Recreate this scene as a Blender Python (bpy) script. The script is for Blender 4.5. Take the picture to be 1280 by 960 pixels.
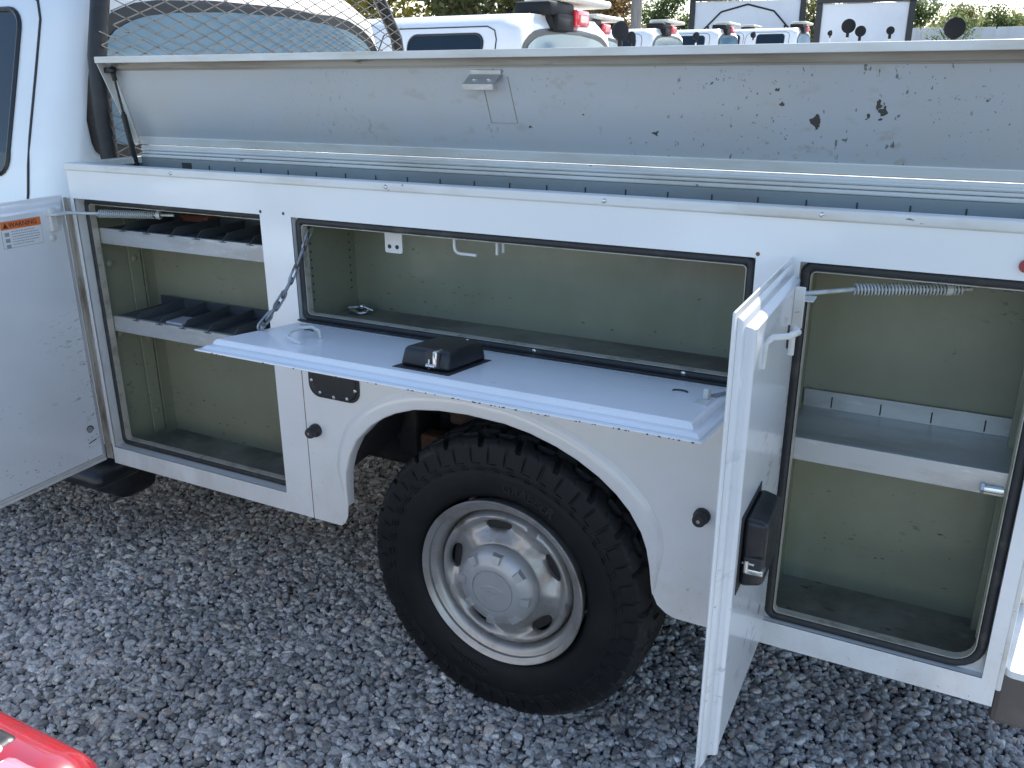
import bpy, bmesh, math, random
import numpy as np
from mathutils import Vector, Matrix, noise
from mathutils.geometry import tessellate_polygon
random.seed(7); np.random.seed(7)
R = math.radians
S = bpy.context.scene
C = S.collection
for o in list(bpy.data.objects): bpy.data.objects.remove(o)

# ------------------------------------------------------------- camera
CX, CY, CZ, YAW, PIT, ROL, F = 0.9678, -1.7385, 1.6817, -0.4827, 0.3385, -0.0027, 1085.99
cd = bpy.data.cameras.new('camera'); cam = bpy.data.objects.new('camera', cd); C.objects.link(cam)
fw = Vector((math.sin(YAW)*math.cos(PIT), math.cos(YAW)*math.cos(PIT), -math.sin(PIT)))
rt0 = Vector((math.cos(YAW), -math.sin(YAW), 0)); up0 = rt0.cross(fw)
rt = rt0*math.cos(ROL)+up0*math.sin(ROL); up = -rt0*math.sin(ROL)+up0*math.cos(ROL)
M = Matrix((rt, up, -fw)).transposed().to_4x4(); M.translation = (CX, CY, CZ)
cam.matrix_world = M
cd.sensor_width = 36; cd.sensor_fit = 'HORIZONTAL'; cd.lens = F/1280*36
cd.clip_start = .02; cd.clip_end = 3000
S.camera = cam

# ------------------------------------------------------------- sky, sun, exposure
SUN = Vector((.10, .73, .63)).normalized()
elev = math.asin(SUN.z); azim = math.atan2(SUN.x, SUN.y)
w = bpy.data.worlds.new('World'); S.world = w; w.use_nodes = True
nt = w.node_tree; nt.nodes.clear()
sky = nt.nodes.new('ShaderNodeTexSky'); sky.sky_type = 'NISHITA'; sky.sun_disc = False
sky.sun_elevation = elev; sky.sun_rotation = azim
sky.dust_density = .8; sky.air_density = 1.0; sky.ozone_density = 1.3
bg = nt.nodes.new('ShaderNodeBackground'); bg.inputs[1].default_value = .13
wo = nt.nodes.new('ShaderNodeOutputWorld')
nt.links.new(sky.outputs[0], bg.inputs[0]); nt.links.new(bg.outputs[0], wo.inputs[0])
sl = bpy.data.lights.new('sun', 'SUN'); sl.energy = 4.2; sl.angle = R(.53); sl.color = (1, .95, .87)
so = bpy.data.objects.new('sun', sl); C.objects.link(so)
so.rotation_euler = SUN.to_track_quat('Z', 'Y').to_euler()
S.view_settings.view_transform = 'Standard'; S.view_settings.look = 'None'
S.view_settings.exposure = 1.38; S.view_settings.gamma = 1
S.render.resolution_x = 1024; S.render.resolution_y = 768

# ------------------------------------------------------------- materials
def mat(name, col, rough=.5, metal=0., coat=0., spec=.5, layers=(), bump=None, trans=0.):
    """layers: (colour, scale, lo, hi, detail, stretch, strength[, zone]) noise-masked dirt; bump: (scale, strength, dist)"""
    m = bpy.data.materials.new(name); m.use_nodes = True
    n = m.node_tree.nodes; L = m.node_tree.links
    b = n['Principled BSDF']
    b.inputs['Base Color'].default_value = (*col, 1); b.inputs['Roughness'].default_value = rough
    b.inputs['Metallic'].default_value = metal; b.inputs['Coat Weight'].default_value = coat
    b.inputs['Coat Roughness'].default_value = .08
    b.inputs['Specular IOR Level'].default_value = spec
    b.inputs['Transmission Weight'].default_value = trans
    tc = n.new('ShaderNodeTexCoord')
    cur = None
    for i, ly in enumerate(layers):
        c2, sc, lo, hi, det, st, stren = ly[:7]
        mp = n.new('ShaderNodeMapping'); mp.inputs['Scale'].default_value = st
        mp.inputs['Location'].default_value = (i*3.1, i*1.7, i*5.3)
        L.new(tc.outputs['Object'], mp.inputs[0])
        nz = n.new('ShaderNodeTexNoise'); nz.inputs['Scale'].default_value = sc; nz.inputs['Detail'].default_value = det
        nz.inputs['Roughness'].default_value = .62
        L.new(mp.outputs[0], nz.inputs[0])
        mr = n.new('ShaderNodeMapRange'); mr.inputs[1].default_value = lo; mr.inputs[2].default_value = hi
        mr.inputs[4].default_value = stren; L.new(nz.outputs[0], mr.inputs[0])
        fac = mr.outputs[0]
        if len(ly) > 7:      # patchiness: a second, larger noise gates the first
            n2 = n.new('ShaderNodeTexNoise'); n2.inputs['Scale'].default_value = ly[7]; n2.inputs['Detail'].default_value = 2
            L.new(mp.outputs[0], n2.inputs[0])
            m2 = n.new('ShaderNodeMapRange'); m2.inputs[1].default_value = ly[8]; m2.inputs[2].default_value = ly[8]+.12
            L.new(n2.outputs[0], m2.inputs[0])
            mu = n.new('ShaderNodeMath'); mu.operation = 'MULTIPLY'; L.new(fac, mu.inputs[0]); L.new(m2.outputs[0], mu.inputs[1])
            fac = mu.outputs[0]
        if len(ly) > 9:      # wear that only grows along the lid's length
            sx_ = n.new('ShaderNodeSeparateXYZ'); L.new(tc.outputs['Object'], sx_.inputs[0])
            m3 = n.new('ShaderNodeMapRange'); m3.inputs[1].default_value = ly[9][0]; m3.inputs[2].default_value = ly[9][1]; L.new(sx_.outputs[ly[9][2] if len(ly[9]) > 2 else 0], m3.inputs[0])
            mu2 = n.new('ShaderNodeMath'); mu2.operation = 'MULTIPLY'; L.new(fac, mu2.inputs[0]); L.new(m3.outputs[0], mu2.inputs[1]); fac = mu2.outputs[0]
        mx = n.new('ShaderNodeMix'); mx.data_type = 'RGBA'
        L.new(fac, mx.inputs[0])
        if cur is None: mx.inputs[6].default_value = (*col, 1)
        else: L.new(cur, mx.inputs[6])
        mx.inputs[7].default_value = (*c2, 1); cur = mx.outputs[2]
    if cur is not None: L.new(cur, b.inputs['Base Color'])
    if bump:
        nz = n.new('ShaderNodeTexNoise'); nz.inputs['Scale'].default_value = bump[0]; nz.inputs['Detail'].default_value = 4
        L.new(tc.outputs['Object'], nz.inputs[0])
        bp = n.new('ShaderNodeBump'); bp.inputs['Strength'].default_value = bump[1]; bp.inputs['Distance'].default_value = bump[2]
        L.new(nz.outputs[0], bp.inputs['Height']); L.new(bp.outputs[0], b.inputs['Normal'])
    m['bsdf'] = 1
    return m
GR = (.30, .27, .22); BK = (.03, .03, .035); ONE = (1, 1, 1)
def chips(m, spots, col=(.05, .05, .04)):
    """individual paint chips at fixed places on the metal (object space x,y,z,r)"""
    n = m.node_tree.nodes; L = m.node_tree.links; b = n['Principled BSDF']
    geo = n.new('ShaderNodeTexCoord')
    nz = n.new('ShaderNodeTexNoise'); nz.inputs['Scale'].default_value = 90; L.new(geo.outputs['Object'], nz.inputs[0])
    sub = n.new('ShaderNodeVectorMath'); sub.operation = 'SUBTRACT'; sub.inputs[1].default_value = (.5, .5, .5); L.new(nz.outputs['Color'], sub.inputs[0])
    sc = n.new('ShaderNodeVectorMath'); sc.operation = 'SCALE'; sc.inputs['Scale'].default_value = .02; L.new(sub.outputs[0], sc.inputs[0])
    ad = n.new('ShaderNodeVectorMath'); ad.operation = 'ADD'; L.new(geo.outputs['Object'], ad.inputs[0]); L.new(sc.outputs[0], ad.inputs[1])
    src = b.inputs['Base Color'].links[0].from_socket if b.inputs['Base Color'].links else None
    for (x, y, z, r) in spots:
        y = .275-.284*(z-1.484)
        d = n.new('ShaderNodeVectorMath'); d.operation = 'DISTANCE'; d.inputs[1].default_value = (x, y, z); L.new(ad.outputs[0], d.inputs[0])
        lt = n.new('ShaderNodeMath'); lt.operation = 'LESS_THAN'; lt.inputs[1].default_value = r; L.new(d.outputs['Value'], lt.inputs[0])
        mx = n.new('ShaderNodeMix'); mx.data_type = 'RGBA'; L.new(lt.outputs[0], mx.inputs[0])
        if src is None: mx.inputs[6].default_value = b.inputs['Base Color'].default_value
        else: L.new(src, mx.inputs[6])
        mx.inputs[7].default_value = (*col, 1); src = mx.outputs[2]
    L.new(src, b.inputs['Base Color'])

white = mat('white_paint', (.80, .795, .78), .28, coat=.7, layers=[((.42, .36, .28), 7, .40, .72, 9, (1, 1, .7), .55, 1.5, .30, (.72, .47, 2)), ((.36, .31, .25), 80, .63, .68, 4, ONE, .6, 2, .45, (.85, .5, 2)), ((.62, .59, .53), 2.2, .5, .85, 6, ONE, .4), ((.4, .34, .26), 60, .72, .76, 3, ONE, .8, 3, .55), (BK, 120, .76, .78, 2, ONE, .9, 2, .5)], bump=(2.5, .05, .02))
whitetrim = mat('white_paint_worn', (.70, .69, .66), .45, coat=.2, layers=[((.42, .37, .29), 9, .48, .7, 8, (.25, 1, 1), .6), (BK, 70, .7, .74, 3, (.4, 1, 1), .8)], bump=(12, .08, .01))
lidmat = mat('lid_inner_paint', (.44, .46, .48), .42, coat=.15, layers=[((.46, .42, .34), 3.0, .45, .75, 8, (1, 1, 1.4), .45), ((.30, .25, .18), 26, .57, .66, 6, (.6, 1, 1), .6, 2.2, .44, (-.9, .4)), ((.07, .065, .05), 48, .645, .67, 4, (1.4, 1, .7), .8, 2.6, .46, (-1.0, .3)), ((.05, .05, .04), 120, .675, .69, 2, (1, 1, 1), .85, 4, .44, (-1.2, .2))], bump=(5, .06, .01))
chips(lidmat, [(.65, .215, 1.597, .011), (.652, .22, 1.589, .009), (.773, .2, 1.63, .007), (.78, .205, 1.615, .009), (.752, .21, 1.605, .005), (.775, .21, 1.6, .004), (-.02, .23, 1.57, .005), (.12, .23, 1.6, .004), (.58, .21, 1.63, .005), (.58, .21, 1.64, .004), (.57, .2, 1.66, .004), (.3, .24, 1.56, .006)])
liddirt = mat('lid_flange_grimy', (.40, .38, .33), .55, layers=[((.19, .15, .11), 10, .42, .62, 8, (.12, 1, 1), .8), ((.04, .035, .03), 26, .62, .68, 5, (.12, 1, 1), .9)])
doorin = mat('door_inner_paint', (.74, .745, .75), .28, coat=.6, layers=[((.58, .57, .54), 3, .5, .8, 6, ONE, .4), ((.25, .26, .28), 30, .56, .63, 8, (1, .5, 1.6), .75, 2.6, .50), (BK, 80, .665, .69, 3, (1, .6, 1.5), .9, 2.8, .48)], bump=(3, .07, .01))
doorleft = mat('door_inner_scuffed', (.74, .745, .75), .28, coat=.6, layers=[((.58, .57, .54), 3, .5, .8, 6, ONE, .35), ((.22, .23, .26), 70, .58, .64, 9, (1, .45, 1.5), .8, 3.4, .47, (1.06, .92, 2)), (BK, 130, .66, .69, 3, (1, .5, 1.5), .9, 3.2, .46, (1.1, .9, 2))], bump=(3, .07, .01))
doorflat = mat('door_inner_glossy', (.80, .81, .82), .32, coat=.35, layers=[((.60, .60, .59), 3, .5, .8, 6, ONE, .35), ((.33, .33, .33), 60, .66, .70, 8, (.35, 1, 1), .6, 3.0, .5), (BK, 110, .70, .72, 3, (.6, 1.5, 1), .9, 3, .5)], bump=(3, .08, .01))
sage = mat('compartment_paint', (.275, .28, .195), .45, coat=.15, layers=[((.19, .185, .125), 2.2, .42, .72, 7, ONE, .75), ((.38, .39, .32), 5, .60, .75, 5, (1, 1, .4), .35), ((.10, .095, .065), 62, .60, .66, 8, (.55, .8, 1.4), .75, 3.0, .50), ((.16, .08, .04), 24, .68, .73, 5, ONE, .7, 3, .52), (BK, 85, .68, .71, 3, (.5, 1, 1), .9, 3, .46)], bump=(4, .07, .01))
floorm = mat('compartment_floor', (.25, .245, .195), .5, layers=[((.12, .11, .09), 6, .40, .62, 10, ONE, .85), ((.36, .35, .29), 26, .60, .68, 7, (.35, 1, 1), .6), ((.22, .09, .04), 7, .62, .70, 7, ONE, .7), ((.05, .05, .045), 60, .64, .68, 4, (.5, 1, 1), .8, 4, .45)], bump=(20, .15, .005))
galv = mat('galvanised_steel', (.52, .53, .52), .42, metal=.55, layers=[((.36, .35, .33), 16, .45, .65, 8, (.3, 1, 1), .7), ((.70, .70, .68), 60, .6, .7, 4, (.3, 1, 1), .5)], bump=(60, .06, .003))
darktray = mat('dark_shelf_tray', (.09, .10, .11), .45, metal=.2, layers=[((.20, .20, .20), 14, .5, .7, 6, (1, .3, 1), .5)])
rubber = mat('black_seal_rubber', (.028, .028, .03), .6, layers=[((.12, .11, .09), 20, .55, .75, 6, ONE, .5)], bump=(80, .1, .002))
lipm = mat('seal_lip_metal', (.48, .45, .37), .4, metal=.1, layers=[((.25, .2, .14), 25, .5, .65, 5, ONE, .7)])
blackplast = mat('black_plastic', (.012, .013, .016), .38, layers=[((.055, .052, .05), 12, .52, .78, 6, ONE, .5)], bump=(120, .15, .001))
tyrem = mat('tyre_rubber', (.0075, .008, .0095), .62, spec=.3, layers=[((.020, .019, .018), 7, .45, .7, 8, ONE, .6)], bump=(140, .1, .001))
treadm = mat('tyre_tread_dusty', (.018, .0185, .020), .75, spec=.3, layers=[((.06, .056, .05), 9, .5, .75, 8, ONE, .5)], bump=(120, .2, .001))
silver = mat('silver_wheel_paint', (.40, .39, .38), .38, metal=.6, coat=.1, layers=[((.24, .20, .165), 11, .47, .68, 8, ONE, .75), ((.10, .05, .03), 55, .68, .71, 4, ONE, .9, 5, .5)], bump=(30, .03, .002))
capm = mat('hub_cap_silver', (.46, .47, .48), .42, metal=.45, layers=[((.33, .32, .31), 10, .5, .75, 6, ONE, .4)])
darkm = mat('dark_undercoat', (.02, .02, .022), .75, layers=[((.08, .055, .04), 10, .5, .72, 6, ONE, .7)])
rustm = mat('rusty_steel', (.12, .065, .042), .8, layers=[((.22, .10, .055), 14, .45, .65, 8, ONE, .8), ((.035, .03, .03), 6, .5, .6, 5, ONE, .8)], bump=(40, .4, .004))
chrome = mat('zinc_plated', (.62, .62, .60), .25, metal=.9, layers=[((.35, .32, .28), 40, .5, .7, 4, ONE, .6)])
glass = mat('dark_glass', (.008, .016, .026), .06, spec=.35, coat=.15)
glassb = mat('rear_glass_sky_tint', (.15, .24, .31), .08, spec=.3, coat=.1, layers=[((.12, .22, .30), .9, .4, .6, 3, ONE, .7)])  # blue in base and patches stands in for sky reflected in the pane
matteblack = mat('matte_black', (.010, .010, .012), .6, spec=.3)
redl = mat('red_lens', (.24, .018, .028), .2, coat=1.0, layers=[((.32, .008, .012), 30, .45, .6, 2, (1, 1, .2), .6)])
redlb = mat('pink_lens', (.8, .2, .25), .15, coat=1.0)
redbright = mat('beacon_red', (.78, .03, .05), .15, coat=1.0)
orange = mat('orange_print', (.75, .16, .03), .5)
paper = mat('sticker_paper', (.72, .72, .70), .5)
ink = mat('black_ink', (.03, .03, .03), .6)
inkg = mat('grey_ink', (.30, .30, .31), .6)
beige = mat('beige_bar_top', (.70, .68, .58), .45)
carred = redl

# ------------------------------------------------------------- mesh helpers
class MB:
    def __init__(s): s.bm = bmesh.new()
    def box(s, x0, x1, y0, y1, z0, z1, bev=0., seg=2, mtx=None):
        b = bmesh.new(); r = bmesh.ops.create_cube(b, size=1)
        for v in b.verts: v.co = Vector((x0+(v.co.x+.5)*(x1-x0), y0+(v.co.y+.5)*(y1-y0), z0+(v.co.z+.5)*(z1-z0)))
        if bev > 0: bmesh.ops.bevel(b, geom=b.edges[:], offset=bev, segments=seg, profile=.5, affect='EDGES')
        return s.add(b, mtx)
    def add(s, b, mtx=None):
        if mtx is not None: bmesh.ops.transform(b, matrix=mtx, verts=b.verts)
        me = bpy.data.meshes.new('tmp'); b.to_mesh(me); b.free(); s.bm.from_mesh(me); bpy.data.meshes.remove(me); return s
    def faces(s, vs, fs, mtx=None):
        b = bmesh.new(); V = [b.verts.new(v) for v in vs]
        for f in fs:
            try: b.faces.new([V[i] for i in f])
            except ValueError: pass
        return s.add(b, mtx)
    def tube(s, pts, r, seg=10, closed=False, caps=True):
        pts = [Vector(p) for p in pts]; n = len(pts); rr = r if isinstance(r, (list, tuple)) else [r]*n
        b = bmesh.new(); rings = []; nrm = None
        for i in range(n):
            if closed: t = pts[(i+1) % n]-pts[i-1]
            else: t = pts[min(i+1, n-1)]-pts[max(i-1, 0)]
            t.normalize()
            if nrm is None:
                a = Vector((0, 0, 1)) if abs(t.z) < .9 else Vector((0, 1, 0)); nrm = t.cross(a).normalized()
            else: nrm = (nrm-t*nrm.dot(t)).normalized()
            bi = t.cross(nrm)
            rings.append([b.verts.new(pts[i]+(nrm*math.cos(2*math.pi*k/seg)+bi*math.sin(2*math.pi*k/seg))*rr[i]) for k in range(seg)])
        m = n if closed else n-1
        for i in range(m):
            A, B = rings[i], rings[(i+1) % n]
            for k in range(seg): b.faces.new((A[k], A[(k+1) % seg], B[(k+1) % seg], B[k]))
        if caps and not closed: b.faces.new(rings[0][::-1]); b.faces.new(rings[-1])
        return s.add(b)
    def cyl(s, p0, p1, r, seg=16, bev=0): return s.tube([p0, p1], r, seg)
    def prism(s, loops, axis_o, axis_u, axis_v, axis_n, d):
        """extrude a 2D outline with holes (list of loops) by d along axis_n"""
        o, u, v, nn = map(Vector, (axis_o, axis_u, axis_v, axis_n))
        L3 = [[o+u*p[0]+v*p[1] for p in lp] for lp in loops]
        tri = tessellate_polygon(L3); flat = [p for lp in L3 for p in lp]
        b = bmesh.new(); A = [b.verts.new(p) for p in flat]; B = [b.verts.new(p+nn*d) for p in flat]
        for t in tri:
            try: b.faces.new([A[i] for i in t]); b.faces.new([B[i] for i in reversed(t)])
            except ValueError: pass
        k = 0
        for lp in loops:
            m = len(lp)
            for i in range(m):
                try: b.faces.new((A[k+i], A[k+(i+1) % m], B[k+(i+1) % m], B[k+i]))
                except ValueError: pass
            k += m
        bmesh.ops.recalc_face_normals(b, faces=b.faces)
        return s.add(b)
    def sweep(s, loop, prof, o, u, v, nn, closed=True):
        """sweep a profile [(out, depth)] round a closed 2D loop; out = outward in plane, depth = along nn"""
        o, u, v, nn = map(Vector, (o, u, v, nn)); n = len(loop); b = bmesh.new(); rings = []
        ar = sum(loop[i][0]*loop[(i+1) % n][1]-loop[(i+1) % n][0]*loop[i][1] for i in range(n)); sg = 1 if ar > 0 else -1
        for i in range(n):
            p = Vector(loop[i]); a = Vector(loop[i-1]) if (closed or i > 0) else None; c = Vector(loop[(i+1) % n]) if (closed or i < n-1) else None
            e1 = (p-a).normalized() if a is not None else (c-p).normalized(); e2 = (c-p).normalized() if c is not None else e1
            n1 = Vector((e1.y, -e1.x))*sg; n2 = Vector((e2.y, -e2.x))*sg; m = (n1+n2); m = m/max(m.dot(n1), .3)
            rings.append([b.verts.new(o+u*(p.x+m.x*q[0])+v*(p.y+m.y*q[0])+nn*q[1]) for q in prof])
        k = len(prof)
        for i in range(n if closed else n-1):
            A, B = rings[i], rings[(i+1) % n]
            for j in range(k-1): b.faces.new((A[j], A[j+1], B[j+1], B[j]))
        return s.add(b)
    def lathe(s, prof, o, ax, seg=64, a0=0, a1=2*math.pi):
        """prof [(r, h)] about axis ax through o"""
        o = Vector(o); ax = Vector(ax).normalized(); q = ax.to_track_quat('Z', 'Y').to_matrix()
        e1, e2 = q @ Vector((1, 0, 0)), q @ Vector((0, 1, 0)); b = bmesh.new(); full = abs(a1-a0-2*math.pi) < 1e-6
        nn = seg if full else seg+1; rings = []
        for i in range(nn):
            a = a0+(a1-a0)*i/seg; d = e1*math.cos(a)+e2*math.sin(a)
            rings.append([b.verts.new(o+d*r+ax*h) for r, h in prof])
        for i in range(seg):
            A, B = rings[i], rings[(i+1) % nn]
            for j in range(len(prof)-1): b.faces.new((A[j], B[j], B[j+1], A[j+1]))
        bmesh.ops.remove_doubles(b, verts=b.verts, dist=1e-6)
        return s.add(b)
    def build(s, name, m, parent=None, smooth=None, mtx=None):
        bmesh.ops.recalc_face_normals(s.bm, faces=s.bm.faces)
        me = bpy.data.meshes.new(name); 
        if mtx is not None: bmesh.ops.transform(s.bm, matrix=mtx, verts=s.bm.verts)
        s.bm.to_mesh(me); s.bm.free()
        me.materials.append(m)
        if smooth is not None:
            for p in me.polygons: p.use_smooth = True
            if smooth > 0:
                me.set_sharp_from_angle(angle=R(smooth))
        o = bpy.data.objects.new(name, me); C.objects.link(o); o.parent = parent
        return o
def rrect(x0, x1, y0, y1, r, n=5):
    pts = []; rs = r if isinstance(r, tuple) else (r,)*4      # corner radii: lower right, upper right, upper left, lower left
    for (sx, sy, a), r in zip(((1, 0, -90), (1, 1, 0), (0, 1, 90), (0, 0, 180)), rs):
        cx = x1-r if sx else x0+r; cy = y1-r if sy else y0+r
        for i in range(n+1):
            t = R(a+90*i/n); pts.append((cx+r*math.cos(t), cy+r*math.sin(t)))
    return pts
def thing(name, label, cat, loc=(0, 0, 0), group=None):
    o = bpy.data.objects.new(name, None); C.objects.link(o); o.location = loc; o['label'] = label; o['category'] = cat
    o.empty_display_size = .2
    if group: o['group'] = group
    return o
def tag(o, label, cat, group=None):
    o['label'] = label; o['category'] = cat
    if group: o['group'] = group
    return o
def dup(root, loc, label=None):
    r = root.copy(); C.objects.link(r); r.location = loc
    if label: r['label'] = label
    for ch in list(root.children):
        c = ch.copy(); C.objects.link(c); c.parent = r
        for g in ch.children:
            d = g.copy(); C.objects.link(d); d.parent = c
    return r
def text_part(name, s, size, depth, m, parent, mtx, bend=None, align='CENTER', shear=0, bold=0.):
    cu = bpy.data.curves.new('t', 'FONT'); cu.body = s; cu.size = size; cu.extrude = depth; cu.align_x = align; cu.align_y = 'CENTER'; cu.shear = shear; cu.offset = bold
    to = bpy.data.objects.new('t', cu); C.objects.link(to); dg = bpy.context.evaluated_depsgraph_get()
    me = bpy.data.meshes.new_from_object(to.evaluated_get(dg)); bpy.data.objects.remove(to)
    if bend:     # wrap round a circle of radius bend[0] centred on the origin, starting angle bend[1]
        rr, a0 = bend
        for v in me.vertices:
            a = a0-v.co.x/rr; q = rr+v.co.y; v.co = Vector((q*math.cos(a), q*math.sin(a), v.co.z))
    me.transform(mtx); me.materials.clear(); me.materials.append(m)
    o = bpy.data.objects.new(name, me); C.objects.link(o); o.parent = parent
    return o
def kid(o, kind='stuff'): o['kind'] = kind; return o

# ------------------------------------------------------------- ground
SLOPE = .027
def gz(y): return 0 if y < 1.5 else (y-1.5)*SLOPE if y < 5 else 3.5*SLOPE+(min(y, 60)-5)*.042
gm = mat('gravel_bed', (.05, .052, .058), .9, layers=[((.16, .165, .18), 55, .45, .6, 3, ONE, .9), ((.025, .025, .03), 40, .5, .62, 3, ONE, .9), ((.20, .20, .20), 1.1, .4, .7, 4, ONE, .3)], bump=(60, .8, .02))
mb = MB(); xs = [-900, -60, -8, -4, 0, 4, 8, 60, 900]; ys = [-400, -20, -4, 0, 1.5, 5, 10, 30, 60, 200, 1200]
vs = [(x, y, gz(y)-.006) for y in ys for x in xs]; nx = len(xs)
mb.faces(vs, [(j*nx+i, j*nx+i+1, (j+1)*nx+i+1, (j+1)*nx+i) for j in range(len(ys)-1) for i in range(nx-1)])
g = mb.build('ground', gm); g['kind'] = 'structure'

# ------------------------------------------------------------- gravel: tens of thousands of stones, one object
def stone_mat():
    m = bpy.data.materials.new('gravel_stone'); m.use_nodes = True; n = m.node_tree.nodes; L = m.node_tree.links; b = n['Principled BSDF']
    oi = n.new('ShaderNodeObjectInfo'); cr = n.new('ShaderNodeValToRGB'); cr.color_ramp.interpolation = 'LINEAR'
    e = cr.color_ramp.elements
    cols = [(0, (.15, .148, .145)), (.18, (.30, .295, .29)), (.4, (.43, .425, .42)), (.6, (.56, .55, .54)), (.72, (.36, .35, .345)), (.84, (.66, .65, .64)), (.92, (.60, .54, .46)), (.96, (.44, .33, .29)), (1, (.90, .89, .86))]
    while len(e) < len(cols): e.new(.5)
    for k, (p, c) in enumerate(cols): e[k].position = p; e[k].color = (*c, 1)
    L.new(oi.outputs['Random'], cr.inputs[0])
    tc = n.new('ShaderNodeTexCoord'); nz = n.new('ShaderNodeTexNoise'); nz.inputs['Scale'].default_value = 2.2; nz.inputs['Detail'].default_value = 6
    L.new(tc.outputs['Object'], nz.inputs[0])
    mr = n.new('ShaderNodeMapRange'); mr.inputs[1].default_value = .3; mr.inputs[2].default_value = .7; mr.inputs[3].default_value = .68; mr.inputs[4].default_value = 1.25
    L.new(nz.outputs[0], mr.inputs[0])
    mx = n.new('ShaderNodeVectorMath'); mx.operation = 'SCALE'; gp = n.new('ShaderNodeNewGeometry'); n3 = n.new('ShaderNodeTexNoise'); n3.inputs['Scale'].default_value = 1.6; n3.inputs['Detail'].default_value = 4; L.new(gp.outputs['Position'], n3.inputs[0])
    m4 = n.new('ShaderNodeMapRange'); m4.inputs[1].default_value = .35; m4.inputs[2].default_value = .65; m4.inputs[3].default_value = .78; m4.inputs[4].default_value = 1.15; L.new(n3.outputs[0], m4.inputs[0])
    mm = n.new('ShaderNodeMath'); mm.operation = 'MULTIPLY'; L.new(mr.outputs[0], mm.inputs[0]); L.new(m4.outputs[0], mm.inputs[1])
    L.new(cr.outputs[0], mx.inputs[0]); L.new(mm.outputs[0], mx.inputs['Scale'])
    L.new(mx.outputs[0], b.inputs['Base Color']); b.inputs['Roughness'].default_value = .72
    bp = n.new('ShaderNodeBump'); bp.inputs['Strength'].default_value = .25; bp.inputs['Distance'].default_value = .05; L.new(nz.outputs[0], bp.inputs['Height']); L.new(bp.outputs[0], b.inputs['Normal'])
    return m
sm = stone_mat()
rockcol = bpy.data.collections.new('stone_shapes')
for k in range(14):
    b = bmesh.new(); bmesh.ops.create_icosphere(b, subdivisions=2, radius=1)
    off = Vector((k*7.3, k*2.1, 0)); sx, sy, sz = random.uniform(.95, 1.35), random.uniform(.7, .95), random.uniform(.5, .75)
    planes = [Vector((random.gauss(0, 1), random.gauss(0, 1), random.gauss(0, 1))).normalized() for _ in range(9)]
    for v in b.verts:
        p = v.co.copy()
        for q in planes:
            d = p.dot(q)
            if d > .74: p -= q*(d-.74)*.85
        p *= 1+.16*noise.noise(v.co*1.3+off)
        v.co = Vector((p.x*sx, p.y*sy, p.z*sz))
    me = bpy.data.meshes.new('stone'); b.to_mesh(me); b.free(); me.materials.append(sm)
    for p in me.polygons: p.use_smooth = True
    me.set_sharp_from_angle(angle=R(38))
    rockcol.objects.link(bpy.data.objects.new('stone', me))
def stones_points():
    P = []
    def region(x0, x1, y0, y1, sp):
        X, Y = np.meshgrid(np.arange(x0, x1, sp), np.arange(y0, y1, sp*.87)); X = X+(np.arange(X.shape[0])[:, None] % 2)*sp/2
        n = X.size; P.append(np.stack([X.ravel()+np.random.uniform(-.42, .42, n)*sp, Y.ravel()+np.random.uniform(-.42, .42, n)*sp, np.random.uniform(-.005, .006, n), np.full(n, sp)], 1))
    region(-3.4, 2.2, -1.9, 1.3, .0160); region(-4.6, 3.2, 1.3, 3.0, .02)
    region(-3.4, 2.2, -1.9, .6, .034)
    return np.concatenate(P)
P = stones_points(); n = len(P)
me = bpy.data.meshes.new('gravel'); me.vertices.add(n)
zz = P[:, 2]+np.where(P[:, 1] > 1.5, (P[:, 1]-1.5)*SLOPE, 0)
me.vertices.foreach_set('co', np.stack([P[:, 0], P[:, 1], zz], 1).astype('f').ravel())
sc = np.where(P[:, 3] > .03, np.random.uniform(.0115, .0165, n), np.clip(np.random.lognormal(math.log(.0106), .33, n), .0045, .020))
a = me.attributes.new('sc', 'FLOAT', 'POINT'); a.data.foreach_set('value', sc.astype('f'))
rot = np.stack([np.random.normal(0, .35, n), np.random.normal(0, .35, n), np.random.uniform(0, 6.28, n)], 1)
a = me.attributes.new('rt', 'FLOAT_VECTOR', 'POINT'); a.data.foreach_set('vector', rot.astype('f').ravel())
go = bpy.data.objects.new('gravel', me); C.objects.link(go)
go['label'] = 'loose blue grey crushed gravel covering the yard under and around the truck'; go['category'] = 'gravel'; go['kind'] = 'stuff'
ng = bpy.data.node_groups.new('gravel', 'GeometryNodeTree'); ng.interface.new_socket('Geometry', in_out='INPUT', socket_type='NodeSocketGeometry'); ng.interface.new_socket('Geometry', in_out='OUTPUT', socket_type='NodeSocketGeometry')
N = ng.nodes; gi = N.new('NodeGroupInput'); gout = N.new('NodeGroupOutput'); ip = N.new('GeometryNodeInstanceOnPoints')
ci = N.new('GeometryNodeCollectionInfo'); ci.inputs['Collection'].default_value = rockcol; ci.inputs['Separate Children'].default_value = True; ci.inputs['Reset Children'].default_value = True
ip.inputs['Pick Instance'].default_value = True
a1 = N.new('GeometryNodeInputNamedAttribute'); a1.data_type = 'FLOAT'; a1.inputs[0].default_value = 'sc'
a2 = N.new('GeometryNodeInputNamedAttribute'); a2.data_type = 'FLOAT_VECTOR'; a2.inputs[0].default_value = 'rt'
ng.links.new(gi.outputs[0], ip.inputs['Points']); ng.links.new(ci.outputs[0], ip.inputs['Instance'])
ng.links.new(a1.outputs['Attribute'], ip.inputs['Scale']); ng.links.new(a2.outputs['Attribute'], ip.inputs['Rotation']); ng.links.new(ip.outputs[0], gout.inputs[0])
md = go.modifiers.new('gravel', 'NODES'); md.node_group = ng

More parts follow.
